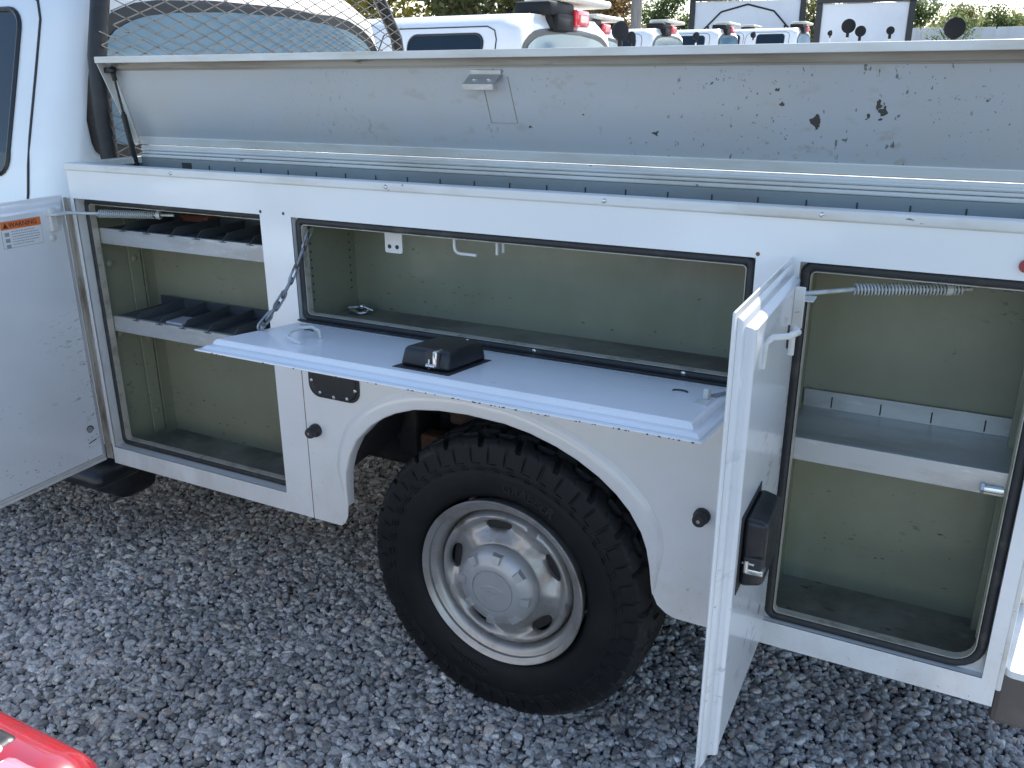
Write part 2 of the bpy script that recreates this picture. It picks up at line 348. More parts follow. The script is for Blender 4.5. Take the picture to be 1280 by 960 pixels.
# ------------------------------------------------------------- wheel
def wheel_parts(parent, x, y, z, side=-1, detail=True):
    """side -1: outer face toward -y. Built about the axle point (x,y,z) with y the outer face of the tyre."""
    A = 46; SUB = 20 if detail else 4; NA = A*SUB; NW = 72 if detail else 14
    Ro, W = .418, .27
    ang = np.arange(NA)*2*np.pi/NA; wv = np.linspace(-1, 1, NW)
    ph = ang[:, None]*A/(2*np.pi); ww = wv[None, :]
    def groove(d, wd): return np.clip((np.abs(d)-wd)/.05, 0, 1)
    h = np.ones((NA, NW))
    if detail:
        # zig-zag circumferential grooves
        for c0, sg in ((-.62, 1), (-.2, -1), (.2, 1), (.62, -1)):
            zig = .075*np.sign(np.sin(ph*np.pi))*sg*np.clip(np.abs(np.sin(ph*np.pi))*3, 0, 1)
            h = np.minimum(h, groove(ww-c0-zig, .035))
        # lateral grooves, curved, staggered by rib
        fr = (ph+.25*np.sin(ww*4)+.15*ww) % 2.0
        rib = np.floor((ww+1.02)/.42).astype(int) % 2
        lat = np.minimum(np.abs(fr-.5-rib), 2-np.abs(fr-.5-rib))
        latw = np.where(np.abs(ww) > .66, .10, .09)
        h = np.minimum(h, np.clip((lat-latw)/.06, 0, 1))
        fr1 = (ph+.4*rib) % 1.0; sipe = np.abs(fr1-.5+.12*np.sin(ww*30))
        h = np.minimum(h, .8+.2*np.clip((sipe-.02)/.05, 0, 1))
    h = np.broadcast_to(h, (NA, NW))
    crown = Ro-.010*np.abs(wv)**2.2-.008*np.clip((np.abs(wv)-.85)/.15, 0, 1)**2
    rad = crown[None, :]-(1-h)*.014
    Y = wv*W/2*.93
    # sidewall rows (outer side is wv=-1 after mirroring)
    srow = [(.392, 1.0), (.378, 1.035), (.362, 1.06), (.352, 1.075), (.345, 1.085), (.338, 1.09), (.331, 1.085), (.325, 1.10), (.318, 1.105), (.305, 1.105), (.29, 1.09), (.27, 1.04), (.256, .96), (.250, .90), (.246, .84)]
    V = []; cols = []
    def sidewall(sgn):
        out = []
        for i, (r, k) in enumerate(srow):
            kk = np.full(NA, k); rr = np.full(NA, r)
            if detail and sgn < 0:
                f = (ang*A/(2*np.pi)) % 1.0
                lug = ((f > .10) & (f < .97)).astype(float)
                if i < 3: kk = kk+np.where(lug > 0, .012, -.026); rr = rr+np.where(lug > 0, 0, -.003)
                elif i in (4,): kk = kk+.012
            out.append(np.stack([rr, sgn*kk*W/2*.93], 1))
        return out
    L_ = sidewall(-1); R_ = sidewall(1)
    rows = L_[::-1]+[np.stack([rad[:, j], np.full(NA, Y[j])], 1) for j in range(NW)]+R_
    nr = len(rows); arr = np.stack(rows, 1)    # NA, nr, 2
    vx = arr[..., 0]*np.cos(ang)[:, None]; vz = arr[..., 0]*np.sin(ang)[:, None]; vy = arr[..., 1]*(-side)
    yc = y+(-side)*W/2*1.03
    co = np.stack([vx+x, vy+yc, vz+z], -1).reshape(-1, 3)
    i, j = np.meshgrid(np.arange(NA), np.arange(nr-1), indexing='ij')
    q = np.stack([i*nr+j, i*nr+j+1, ((i+1) % NA)*nr+j+1, ((i+1) % NA)*nr+j], -1).reshape(-1, 4)
    if side > 0: q = q[:, ::-1]
    me = bpy.data.meshes.new('tyre'); me.vertices.add(len(co)); me.vertices.foreach_set('co', co.astype('f').ravel())
    me.loops.add(q.size); me.loops.foreach_set('vertex_index', q.ravel().astype('i')); me.polygons.add(len(q)); me.polygons.foreach_set('loop_start', np.arange(0, q.size, 4).astype('i')); me.polygons.foreach_set('loop_total', np.full(len(q), 4, 'i'))
    me.update(); me.materials.append(tyrem); me.materials.append(treadm)
    ns = len(srow); mi = ((j >= ns-1) & (j < ns+NW-1)).astype('i').ravel(); me.polygons.foreach_set('material_index', mi)
    for p in me.polygons: p.use_smooth = True
    me.set_sharp_from_angle(angle=R(45)); me.validate()
    t = bpy.data.objects.new('tyre', me); C.objects.link(t); t.parent = parent
    o = (x, y+(-side)*.012, z); ax = (0, side, 0)
    if detail:
        # comb-like ridge marks below each shoulder lug
        mb = MB()
        for k in range(A):
            for m_ in range(3):
                r = .334+m_*.0085
                da = .052 if m_ != 1 else .04
                pts = []
                for e in range(4):
                    a_ = (k+.55)*2*math.pi/A+da*(e/3-.5)+m_*.012
                    yy = np.interp(r, [.325, .331, .338, .345, .352, .362], [1.10, 1.085, 1.09, 1.085, 1.075, 1.06])
                    pts.append((x+r*math.cos(a_), yc-yy*W/2*.93-.0012, z+r*math.sin(a_)))
                mb.tube(pts, .0024, 5)
        kid(mb.build('sidewall_ribs', tyrem, t))
        fr = Matrix.Translation((x, yc-.1385, z)) @ Matrix.Rotation(R(90), 4, 'X')
        text_part('sidewall_lettering', 'GRABBER', .036, .0011, treadm, t, fr, bend=(.295, R(72)), bold=.0006)
        fr2 = Matrix.Translation((x, yc-.1385, z)) @ Matrix.Rotation(R(90), 4, 'X')
        text_part('sidewall_lettering', 'GENERAL', .032, .0011, treadm, t, fr2, bend=(.293, R(250)), bold=.0006)
    # rim: barrel and disc
    mb = MB()
    mb.lathe([(.236, -.035), (.243, -.004), (.2435, .003), (.241, .006), (.237, .004), (.231, -.001), (.2265, -.004), (.2255, -.012), (.221, -.015), (.213, -.018), (.206, -.025), (.2015, -.040), (.199, -.055), (.198, -.16), (.226, -.2), (.236, -.25)], o, ax, 128 if detail else 32)
    rim = mb.build('rim', silver, parent, 35)
    def prof(r):   # disc depth along the axle (outward positive)
        return float(np.interp(r, [.02, .085, .098, .112, .13, .15, .166, .178, .186, .192, .1985], [-.014, -.016, -.014, -.013, -.026, -.038, -.036, -.024, -.021, -.026, -.055]))
    mb = MB(); b = bmesh.new(); NH = 5; hc, ha, hb = .158, .0175, .040; a_off = R(98)
    nrm = Vector(ax); e1 = Vector((1, 0, 0)); e2 = Vector((0, 0, 1)); O = Vector(o)
    def P3(r, a_, dz=0, amp=1):
        d = abs(((a_-a_off+math.pi/NH) % (2*math.pi/NH))-math.pi/NH)/(math.pi/NH)   # 0 at hole centre, 1 between holes
        ridge = .013*max(0, min(1, (d-.45)/.4))*math.exp(-((r-.148)/.028)**2)
        return O+(e1*math.cos(a_)+e2*math.sin(a_))*r+nrm*(prof(r)+ridge+dz)
    for k in range(NH):
        ac = a_off+k*2*math.pi/NH; half = math.pi/NH; NN = 48; rings = []
        for t_ in np.linspace(0, 1, 9):
            ring = []
            for i_ in range(NN):
                th = 2*math.pi*i_/NN
                er = hc+ha*math.sin(th)*(1 if abs(math.sin(th)) < .9 else .98); ea = hb/hc*math.cos(th)
                # boundary of sector by square mapping
                cx_, sy_ = math.cos(th), math.sin(th); mxx = max(abs(cx_), abs(sy_)); bx, by = cx_/mxx, sy_/mxx
                br = .150+(.0485 if by > 0 else .055)*by; ba = half*bx
                s_ = t_
                ring.append(P3(er*(1-s_)+br*s_, ac+ea*(1-s_)+ba*s_, dz=-.004*(1-min(1, s_*5))))
            rings.append([b.verts.new(p) for p in ring])
        inner = [b.verts.new(v.co-nrm*.012) for v in rings[0]]
        allr = [inner]+rings
        for q_ in range(len(allr)-1):
            for i_ in range(NN): b.faces.new((allr[q_][i_], allr[q_][(i_+1) % NN], allr[q_+1][(i_+1) % NN], allr[q_+1][i_]))
    bmesh.ops.remove_doubles(b, verts=b.verts, dist=.0004)
    mb.add(b); mb.lathe([(.02, -.016), (.0955, -.016)], o, ax, 64)
    disc = mb.build('wheel_disc', silver, parent, 50)
    mb = MB(); mb.lathe([(.0, -.10), (.21, -.10)], o, ax, 32); mb.lathe([(.17, -.10), (.17, -.05), (.09, -.05)], o, ax, 32)
    mb.build('brake_drum', darkm, parent)
    KC = 1.08; mb = MB(); mb.lathe([(a_*KC, b_*.86) for a_, b_ in [(.104, -.02), (.106, -.004), (.105, .008), (.100, .022), (.090, .033), (.081, .037), (.078, .040), (.062, .046), (.0565, .0465), (.0555, .043), (.054, .043), (.0535, .0455), (.03, .0475), (0, .048)]], o, ax, 96)
    cap = mb.build('hub_cap', capm, parent, 30)
    if detail:
        lug = MB()
        for k in range(8):
            a_ = R(90-6+45*k); d = e1*math.cos(a_)+e2*math.sin(a_); tq = e1*-math.sin(a_)+e2*math.cos(a_)
            cpt = O+d*.0937+nrm*.0240
            pts = []
            for (u_, v_, h_) in ((-.012, -.012, .0), (.012, -.012, 0), (.014, .011, -.004), (-.014, .011, -.004), (-.008, -.0085, .0125), (.008, -.0085, .0125), (.0095, .010, .008), (-.0095, .010, .008)):
                pts.append(cpt+tq*u_*1.15+d*v_*1.15+nrm*h_*1.35)
            lb = MB(); lb.faces(pts, [(0, 1, 5, 4), (1, 2, 6, 5), (2, 3, 7, 6), (3, 0, 4, 7), (4, 5, 6, 7)])
            lb.build('lug_cover', capm, cap)
        el = MB(); el.tube([O+nrm*.0412+e1*.034*math.cos(t_)+e2*.015*math.sin(t_) for t_ in np.linspace(0, 2*math.pi, 40)[:-1]], .0011, 5, closed=True)
        el.build('oval_badge', capm, cap)
        text_part('badge_script', 'Ford', .019, .0008, capm, cap, Matrix.Translation(O+nrm*.0412) @ Matrix.Rotation(R(90), 4, 'X'), shear=.35, bold=.0002)
    return t

# ------------------------------------------------------------- cab (shared by all the trucks)
def side_y(z): return float(np.interp(z, [.5, .75, 1.0, 1.2, 1.34, 1.464, 1.7, 1.92, 1.98, 2.02], [.06, .015, .0, .012, .050, .075, .148, .214, .26, .36]))
def back_x(z): return float(np.interp(z, [.5, 1.4, 1.7, 1.93, 2.0], [-1.55, -1.55, -1.555, -1.565, -1.60]))
def make_cab(root, brake=True):
    YC = 1.0; levels = [.48, .6, .75, .9, 1.0, 1.1, 1.2, 1.28, 1.34, 1.40, 1.464, 1.58, 1.7, 1.82, 1.92, 1.96, 1.99, 2.01, 2.02]
    b = bmesh.new(); rings = []
    for z in levels:
        y0 = side_y(z); xb = back_x(z); xf = float(np.interp(z, [.5, 1.25, 1.9, 2.02], [-3.9, -3.75, -3.15, -2.9]))
        cr = .09 if z < 1.96 else .14
        lp = rrect(xf, xb, y0, 2*YC-y0, cr, 8)
        rings.append([b.verts.new((x_, y_, z+(.012 if z > 1.9 else 0)*math.sin(math.pi*min(1, max(0, (y_-y0)/(2*YC-2*y0)))))) for x_, y_ in lp])
    for i in range(len(rings)-1):
        n_ = len(rings[i])
        for k in range(n_): b.faces.new((rings[i][k], rings[i][(k+1) % n_], rings[i+1][(k+1) % n_], rings[i+1][k]))
    b.faces.new(rings[-1]); b.faces.new(rings[0][::-1])
    mb = MB(); mb.add(b); cab = mb.build('cab', white, root, 50)
    # hood and nose
    mb = MB(); mb.box(-5.35, -3.8, .06, 1.94, .5, 1.28, .12, 4); mb.build('hood', white, root, 50)
    # door seams: thin dark gaps following the side
    def side_line(name, pts, r, m, side=0):
        mb = MB(); mb.tube([(x_, (side_y(z_)-.001) if side == 0 else 2*YC-side_y(z_)+.001, z_) for x_, z_ in pts], r, 6); return mb.build(name, m, root)
    def seam(xr, xl):
        return [(xr-.03, .56), (xr, .62), (xr, .8)]+[(xr, z_) for z_ in np.linspace(.9, 1.86, 12)]+[(xr-.02, 1.915), (xr-.08, 1.94), (xl+.1, 1.94), (xl+.03, 1.90), (xl, 1.8), (xl, 1.3), (xl, .6)]
    for sd in (0, 1):
        side_line('door_gap', seam(-1.715, -2.62), .0045, ink, sd); side_line('door_gap', seam(-2.66, -3.35), .0045, ink, sd)
        for (xa, xb_) in ((-2.38, -1.813), (-3.25, -2.74)):
            mb = MB(); lp = rrect(xa, xb_, 1.39, 1.895, .06, 5); fr = rrect(xa+.02, xb_-.02, 1.41, 1.875, .045, 5)
            def pt(p, off): return (p[0], side_y(p[1])-off if sd == 0 else 2*YC-side_y(p[1])+off, p[1])
            # grid the pane vertically so that it follows the leaning side
            nn = 16; zs_ = np.linspace(1.392, 1.893, nn); vs = []; rad = .06
            for z_ in zs_:
                dz = max(0, rad-(z_-1.39), rad-(1.895-z_)); ins = rad-math.sqrt(max(0, rad**2-dz**2))
                vs += [pt((xa+ins, z_), .003), pt((xb_-ins, z_), .003)]
            mb.faces(vs, [(2*i, 2*i+1, 2*i+3, 2*i+2) for i in range(nn-1)]); wdw = mb.build('side_window', glass, root)
            mb = MB(); mb.tube([pt(p, .002) for p in lp], .009, 6, closed=True); mb.build('window_trim', blackplast, wdw)
    # rear window
    HW = ([1.436, 1.445, 1.462, 1.49, 1.56, 1.68, 1.80, 1.85, 1.89, 1.92, 1.94, 1.948], [.74, .785, .81, .82, .824, .795, .757, .72, .65, .56, .42, .2])
    def back_patch(name, m, zs_, inset, off, par):
        vs = []; mb = MB()
        for z_ in zs_:
            zz_ = min(HW[0][-1], max(HW[0][0], 1.69+(z_-1.69)*(1+inset*4.2))); hw = float(np.interp(zz_, *HW))-inset
            vs += [(back_x(z_)+off, 1+hw*t_, z_) for t_ in (-1, -.5, 0, .5, 1)]
        mb.faces(vs, [(5*i+k, 5*i+k+1, 5*i+k+6, 5*i+k+5) for i in range(len(zs_)-1) for k in range(4)]); return mb.build(name, m, par)
    rw = back_patch('rear_window', blackplast, list(np.linspace(1.436, 1.56, 14))+list(np.linspace(1.6, 1.948, 24)), 0, .004, root)
    back_patch('rear_pane', glassb, list(np.linspace(1.478, 1.56, 10))+list(np.linspace(1.6, 1.912, 20)), .045, .008, rw)
    # high brake light
    if brake: mb = MB(); mb.box(-1.64, -1.585, .88, 1.12, 1.955, 1.985, .008); mb.build('brake_light', redl, root, 40)
    # running board and fuel tank
    mb = MB(); mb.box(-3.3, -1.50, -.04, .16, .36, .42, .03, 3); mb.box(-2.4, -1.60, .12, .3, .22, .45, .05, 3); mb.build('running_board', blackplast, root, 50)
    mb = MB(); mb.box(-4.9, 1.1, .50, .58, .50, .68, .01); mb.box(-4.9, 1.1, 1.42, 1.50, .50, .68, .01)
    for xx in (-1.3, -.55, .35, 1.0): mb.box(xx, xx+.07, .58, 1.42, .54, .66, .01)
    mb.build('chassis_frame', darkm, root)
def front_wheels(root, det=False):
    for (yy, sd) in ((.03, -1), (1.97, 1)):
        e = wheel_group(root, -4.0, yy, .403, sd, det)
def wheel_group(root, x, y, z, sd, det):
    e = bpy.data.objects.new('wheel', None); C.objects.link(e); e.parent = root
    wheel_parts(e, x, y, z, sd, det); return e

# ------------------------------------------------------------- THE TRUCK
T = thing('utility_truck', 'white work truck nearest the camera with its side tool compartments and top lid standing open', 'truck')
D = .262; ZT = 1.4475; ZO = 1.3444; ZB = .4703; XL, XR = -1.445, 1.158
OPA = (-1.432, -.694, .530, ZO); OPM = (-.5875, .604, 1.065, ZO); OPR = (.690, 1.1316, .530, ZO)
arch = [(-.497, .4703), (-.483, .483), (-.472, .505), (-.468, .54), (-.468, .60), (-.463, .649), (-.445, .703), (-.417, .755), (-.364, .809), (-.325, .836), (-.285, .857), (-.225, .878), (-.15, .889), (-.065, .893), (.04, .888), (.11, .876), (.18, .855), (.236, .831), (.29, .800), (.335, .765), (.37, .728), (.40, .681), (.415, .64), (.424, .595), (.430, .545), (.434, .52), (.446, .495), (.468, .478), (.49, .4703)]
outer = [(XL, ZB)]+arch+[(XR, ZB), (XR, 1.4255), (XL, 1.4255)]
def hole(o): x0, x1, z0, z1 = o; return [(x0, z0), (x0, z1), (x1, z1), (x1, z0)]
mb = MB(); mb.prism([outer, hole(OPA), hole(OPM), hole(OPR)], (0, 0, 0), (1, 0, 0), (0, 0, 1), (0, 1, 0), .003)
# bottom return, end panels, back wall, top edge returns
mb.box(XL, -.50, .0032, .03, ZB, ZB+.003); mb.box(.50, XR, .0032, .03, ZB, ZB+.003)
mb.box(XL, XL+.003, .0032, D+.01, ZB, 1.4255); mb.box(XR-.003, XR, .0032, D+.01, ZB, 1.4255)
mb.box(XL+.003, -.66, D+.007, D+.01, ZB, 1.45); mb.box(-.66, .655, D+.007, D+.01, .84, 1.45); mb.box(.655, XR-.003, D+.007, D+.01, ZB, 1.45)
panel = mb.build('side_panel', white, T)
# wheel arch flare
ctr = Vector((-.02, .60)); mb = MB(); b = bmesh.new(); rows = []
ap = arch[3:-3]
for i, p in enumerate(ap):
    p = Vector(p); a_ = Vector(ap[max(i-1, 0)]); c_ = Vector(ap[min(i+1, len(ap)-1)]); tg = (c_-a_).normalized(); nm = Vector((-tg.y, tg.x))
    if nm.dot(p-ctr) < 0: nm = -nm
    k = i/(len(ap)-1); wd = .050*min(1, .45+abs(math.sin(k*math.pi))*1.0); wd = wd*min(1, (1-k)*6+.12)*min(1, k*8+.25)
    hgt = .010*min(1, (1-k)*5+.1)*min(1, k*5+.2)
    row = []
    for (f_, yy) in ((-.0, .028), (-.0, -hgt*.6), (.03, -hgt*.85), (.1, -hgt), (.55, -hgt*1.0), (.78, -hgt*.85), (.92, -hgt*.35), (1.05, -.0004)):
        row.append(b.verts.new((p.x+nm.x*(wd*f_-.0015), yy, p.y+nm.y*(wd*f_-.0015))))
    rows.append(row)
for i in range(len(rows)-1):
    for j in range(7): b.faces.new((rows[i][j], rows[i+1][j], rows[i+1][j+1], rows[i][j+1]))
mb.add(b); mb.build('wheel_arch_flare', white, T, 60)
mb = MB(); lp = arch[5:-10]; mb.sweep([(p[0], p[1]) for p in lp], [(0, .003), (.01, .12), (.012, D)], (0, 0, 0), (1, 0, 0), (0, 0, 1), (0, 1, 0), closed=False)
mb.build('wheel_house', darkm, T, 40)
# vertical panel seam
mb = MB(); mb.box(-.5972, -.5952, -.0006, .001, ZB, 1.00); mb.build('panel_seam', mat('seam_dirt', (.16, .10, .06), .8), T)
# corner dimples of the openings
for (x_, z_) in ((-.612, 1.352), (.607, 1.352), (-.690, 1.352), (.610, 1.055)):
    mb = MB(); mb.cyl((x_, -.0006, z_), (x_, .001, z_), .0042, 10); mb.build('corner_dimple', rustm, panel)
# compartment liners, seals and lips
def compartment(o, floor_drop=.03, depth=D, round_=(.012, .012, .012, .012), rec=0.):
    x0, x1, z0, z1 = o; zf = z0-floor_drop
    mb = MB()      # painted return round the opening (jamb)
    mb.sweep([(x0, z0), (x1, z0), (x1, z1), (x0, z1)], [(.0, .0005), (.0, .020+rec), (-.004, .0225+rec), (-.0195, .0225+rec), (-.0198, .030+rec)], (0, 0, 0), (1, 0, 0), (0, 0, 1), (0, 1, 0)); mb.build('door_jamb', whitetrim, T)
    mb = MB(); X0, X1, Z1 = x0-.004, x1+.004, z1+.012; yb = depth; yf = .030+rec
    wl = MB(); wl.faces([(X0, yf, zf), (X0, yb, zf), (X0, yb, Z1), (X0, yf, Z1), (X1, yf, zf), (X1, yb, zf), (X1, yb, Z1), (X1, yf, Z1)], [(0, 3, 2, 1), (4, 5, 6, 7), (1, 2, 6, 5), (3, 7, 6, 2)])
    wl.faces([(X0, yf, zf), (X1, yf, zf), (X1, yf, z0+.01), (X0, yf, z0+.01)], [(0, 1, 2, 3)])
    lin = wl.build('compartment_liner', sage, T)
    fl = MB(); fl.box(X0, X1, yf, yb, zf-.002, zf); fl.build('compartment_floor', floorm, lin)
    ins = .010
    sl_ = MB(); lp = rrect(x0+ins, x1-ins, z0+ins, z1-ins, round_, 6)
    sl_.sweep(lp, [(q[0], q[1]+rec) for q in ((.0085, .024), (.0095, .016), (.006, .0115), (0, .010), (-.006, .0115), (-.0085, .016), (-.009, .027))], (0, 0, 0), (1, 0, 0), (0, 0, 1), (0, 1, 0)); sl_.build('door_seal', rubber, T, 60)
    sl_ = MB(); lp = rrect(x0+ins+.0095, x1-ins-.0095, z0+ins+.0095, z1-ins-.0095, tuple(q*.8 for q in round_), 6)
    sl_.sweep(lp, [(q[0], q[1]+rec) for q in ((.001, .017), (.0, .0135), (-.0014, .0135), (-.002, .034))], (0, 0, 0), (1, 0, 0), (0, 0, 1), (0, 1, 0)); sl_.build('seal_lip', lipm, T)
    return lin
linA = compartment(OPA, rec=.018); linM = compartment(OPM, .018); linR = compartment(OPR, .025, round_=(.055, .014, .014, .014))
# rolled-down part of liner details
mb = MB()
for (x_, y_) in ((-1.433, .16),): mb.box(x_, x_+.006, y_, y_+.045, .52, 1.34, .002)
mb.box(-1.433, -1.427, .21, .216, .52, 1.34)
mb.build('shelf_rail', sage, T)
for (y_, z_) in ((.09, 1.13), (.18, 1.13), (.18, .60), (.09, .9), (.19, .86)):
    mb = MB(); mb.lathe([(0, .006), (.010, .005), (.014, 0)], (-1.43, y_, z_), (1, 0, 0), 16); mb.build('rail_bolt', sage, linA, 60)
for i in range(10):
    for y_ in (.07, .235):
        mb = MB(); mb.cyl((-.5905, y_, 1.11+i*.022), (-.5893, y_, 1.11+i*.022), .0026, 8); mb.build('shelf_pin_hole', ink, linM)
# hook plates hanging in the middle compartment
mb = MB(); mb.prism([rrect(-.345, -.292, 1.262, 1.33, .006, 3)], (0, .07, 0), (1, 0, 0), (0, 0, 1), (0, 1, 0), .003); pl = mb.build('striker_plate', whitetrim, T)
for dx in (.014, .037):
    mb = MB(); mb.cyl((-.345+dx, .0692, 1.278), (-.345+dx, .0712, 1.278), .0055, 14); mb.build('plate_hole', ink, pl)
mb = MB(); mb.tube([(-.125, .05, 1.335), (-.125, .05, 1.297), (-.123, .05, 1.289), (-.117, .05, 1.284), (-.108, .05, 1.282), (-.064, .05, 1.282)], .0042, 8); mb.build('latch_rod_hook', whitetrim, T, 50)
mb = MB(); mb.tube([(-.008, .05, 1.335), (-.008, .05, 1.288)], .004, 8); mb.tube([(.002, .062, 1.335), (.002, .062, 1.292)], .004, 8); mb.build('latch_rod_hook', whitetrim, T, 50)
# shelves
def shelf(x0, x1, z, lip, back, mfloor, divs=0, dm=darktray, yo=0.):
    mb = MB(); mb.box(x0, x1, .040+yo, D-.004, z-.003, z); s_ = mb.build('shelf', mfloor, T)
    mb = MB(); mb.box(x0, x1, .037+yo, .0398+yo, z-lip, z+.004, .001); mb.box(x0, x1, .0399+yo, .050+yo, z+.001, z+.004); mb.build('shelf_lip', galv, s_)
    mb = MB()
    if back: mb.box(x0, x1, D-.012, D-.009, z+.0005, z+back); mb.build('shelf_back', galv if divs == 0 else dm, s_)
    for k in range(divs):
        xx = x0+(x1-x0)*(k+1.0)/(divs+1)+.004
        mb = MB(); hgt = .030
        mb.faces([(xx, .05, z+.001), (xx, D-.014, z+.001), (xx, D-.014, z+hgt), (xx, .075, z+hgt*.8), (xx+.002, .05, z+.001), (xx+.002, D-.014, z+.001), (xx+.002, D-.014, z+hgt), (xx+.002, .075, z+hgt*.8)], [(0, 1, 2, 3), (7, 6, 5, 4), (0, 3, 7, 4), (3, 2, 6, 7), (1, 5, 6, 2)])
        mb.box(xx-.012, xx+.014, .05, D-.014, z+.0006, z+.002)
        mb.build('shelf_divider', dm, s_)
    return s_
s1 = shelf(-1.412, -.694, 1.245, .044, .03, darktray, 6, yo=.018); s2 = shelf(-1.412, -.694, .965, .046, .03, darktray, 6, yo=.018)
s3 = shelf(.690, 1.118, .962, .046, .042, galv, 0)
for k in range(5):
    mb = MB(); mb.box(.752+k*.104-.0014, .752+k*.104+.0014, D-.0135, D-.0115, .967, .992); mb.build('back_slot', ink, s3)
mb = MB(); mb.box(-1.19, -1.12, .07, .14, .967, .975, .002); mb.build('label_card', mat('pale_card', (.42, .42, .46), .4), s2, mtx=None)
# shelf bolt, right wall rail
mb = MB(); mb.box(1.108, 1.122, .03, .05, .60, 1.33, .002); mb.box(1.108, 1.122, .19, .21, .52, 1.33, .002); mb.build('shelf_rail', sage, T)
mb = MB(); mb.cyl((1.068, .034, .93), (1.105, .036, .93), .008, 12); mb.lathe([(0, .006), (.012, .006), (.012, 0)], (1.072, .034, .93), (-1, 0, 0), 6); mb.build('shelf_bolt', chrome, T)
# top tray box with lid
mb = MB(); mb.box(XL-.003, XR+.003, -.006, .030, 1.4275, ZT, .0035); mb.box(XL-.003, XL+.03, .0305, D+.03, 1.4275, ZT, .002); mb.box(XR-.03, XR+.003, .0305, D+.03, 1.4275, ZT, .002); mb.box(XL, XR, .0005, .003, 1.4256, 1.4274)
rail = mb.build('top_rail', whitetrim, T)
for xx in (-1.0, -.28, .28, .72):
    mb = MB(); mb.lathe([(0, .0025), (.004, .002), (.0055, 0)], (xx, -.006, 1.4375), (0, -1, 0), 12); mb.build('rivet', chrome, rail, 60)
traym = mat('tray_paint', (.25, .28, .285), .5, layers=[((.2, .2, .19), 8, .45, .7, 8, (.3, 1, 1), .7)])
mb = MB(); mb.box(XL+.004, XR-.004, .004, D+.0, 1.362, 1.365); mb.box(XL+.03, XR-.03, D-.010, D-.007, 1.3655, 1.446); mb.box(XL+.03, XR-.03, .0275, .0295, 1.3655, 1.427); tray = mb.build('top_tray', traym, T)
for k in range(22):
    xx = -1.12+.104*k
    if xx < 1.1:
        mb = MB(); mb.box(xx-.0015, xx+.0015, D-.0115, D-.0102, 1.385, 1.431); mb.build('divider_slot', ink, tray)
mb = MB(); mb.box(-1.235, -1.195, D-.0115, D-.0102, 1.41, 1.436); mb.build('tray_cutout', ink, tray)
mb = MB(); mb.box(XL+.03, XR, D-.010, D+.028, 1.4465, 1.456, .003); mb.box(XL+.03, XR, D-.004, D+.03, 1.4575, 1.466, .003); mb.tube([(XL+.03, D-.002, 1.471), (XR, D-.002, 1.471)], .0045, 8); mb.box(XL+.03, XR, D+.004, D+.03, 1.4665, 1.482, .003)
mb.build('hinge_rail', whitetrim, T)
# lid: a pan hinged at the back, leaning toward the camera
H0 = Vector((0, .275, 1.484)); TOP = Vector((0, .202, 1.741)); ud = (TOP-H0).normalized(); nd = Vector((0, -ud.z, ud.y)); LL = (TOP-H0).length
LX0, LX1 = -1.447, 1.158
LM = Matrix(((1, 0, 0, 0), (0, ud.y, nd.y, H0.y), (0, ud.z, nd.z, H0.z), (0, 0, 0, 1)))   # local x, u(up the lid), n(toward camera)
mb = MB(); mb.box(LX0, LX1, 0, LL, -.003, 0, mtx=LM); lid = mb.build('top_lid', lidmat, T)
mb = MB(); mb.box(LX0, LX1, .1615, .206, 1.7420, 1.7445); mb.box(LX0, LX1, .157, .161, 1.7275, 1.7455, .0015); mb.build('lid_edge', whitetrim, lid)
mb = MB(); mb.box(LX0+.02, LX1, LL-.030, LL-.003, .001, .008, .002, mtx=LM); mb.box(LX0+.02, LX1, LL-.036, LL-.0305, .0005, .003, .001, mtx=LM); mb.build('lid_inner_flange', liddirt, lid)
for (xa, xb_) in ((LX0, LX0+.003), (LX1-.003, LX1)):
    mb = MB(); mb.faces([(xa, 0, .0005), (xa, LL, .0005), (xa, LL-.004, .042), (xa, .0, .012), (xb_, 0, .0005), (xb_, LL, .0005), (xb_, LL-.004, .042), (xb_, .0, .012)], [(0, 1, 2, 3), (7, 6, 5, 4), (0, 3, 7, 4), (3, 2, 6, 7)], mtx=LM)
    mb.box(xa if xa < 0 else xa-.012, xb_+.012 if xa < 0 else xb_, .01, LL-.004, .0006, .004, mtx=LM)
    mb.build('lid_end_flange', whitetrim, lid)
mb = MB(); mb.box(LX0+.02, LX1-.01, .003, .028, .0005, .006, .002, mtx=LM); mb.box(LX0+.02, LX1-.01, -.012, .0, .0005, .010, .003, mtx=LM); mb.build('lid_hinge_strip', whitetrim, lid)
# latch bracket on the lid + faint outline of a removed one
cx = -.125
mb = MB(); zc = (1.69-H0.z)/ud.z
mb.box(cx-.043, cx+.043, zc-.002, zc+.012, .0005, .004, .001, mtx=LM)
mb.faces([(cx-.043, zc, .004), (cx+.043, zc, .004), (cx+.034, zc-.014, .034), (cx-.05, zc-.014, .034), (cx-.043, zc+.002, .004), (cx+.043, zc+.002, .004), (cx+.034, zc-.012, .034), (cx-.05, zc-.012, .034)], [(0, 1, 2, 3), (7, 6, 5, 4), (0, 4, 5, 1), (1, 5, 6, 2), (2, 6, 7, 3), (3, 7, 4, 0)], mtx=LM)
mb.box(cx-.05, cx+.034, zc-.026, zc-.012, .034, .036, mtx=LM); br = mb.build('latch_bracket', galv, lid)
for dx in (-.022, .018):
    mb = MB(); p0 = LM @ Vector((cx+dx, zc-.005, .018)); mb.lathe([(0, .006), (.006, .0058), (.0085, .002), (.0085, 0)], p0, LM.to_3x3() @ Vector((0, -1, .25)), 14); mb.build('bolt_head', chrome, lid, 50)
mb = MB()
zl = [(cx-.012, zc-.03), (cx-.004, zc-.118), (cx+.069, zc-.118), (cx+.058, zc-.005)]
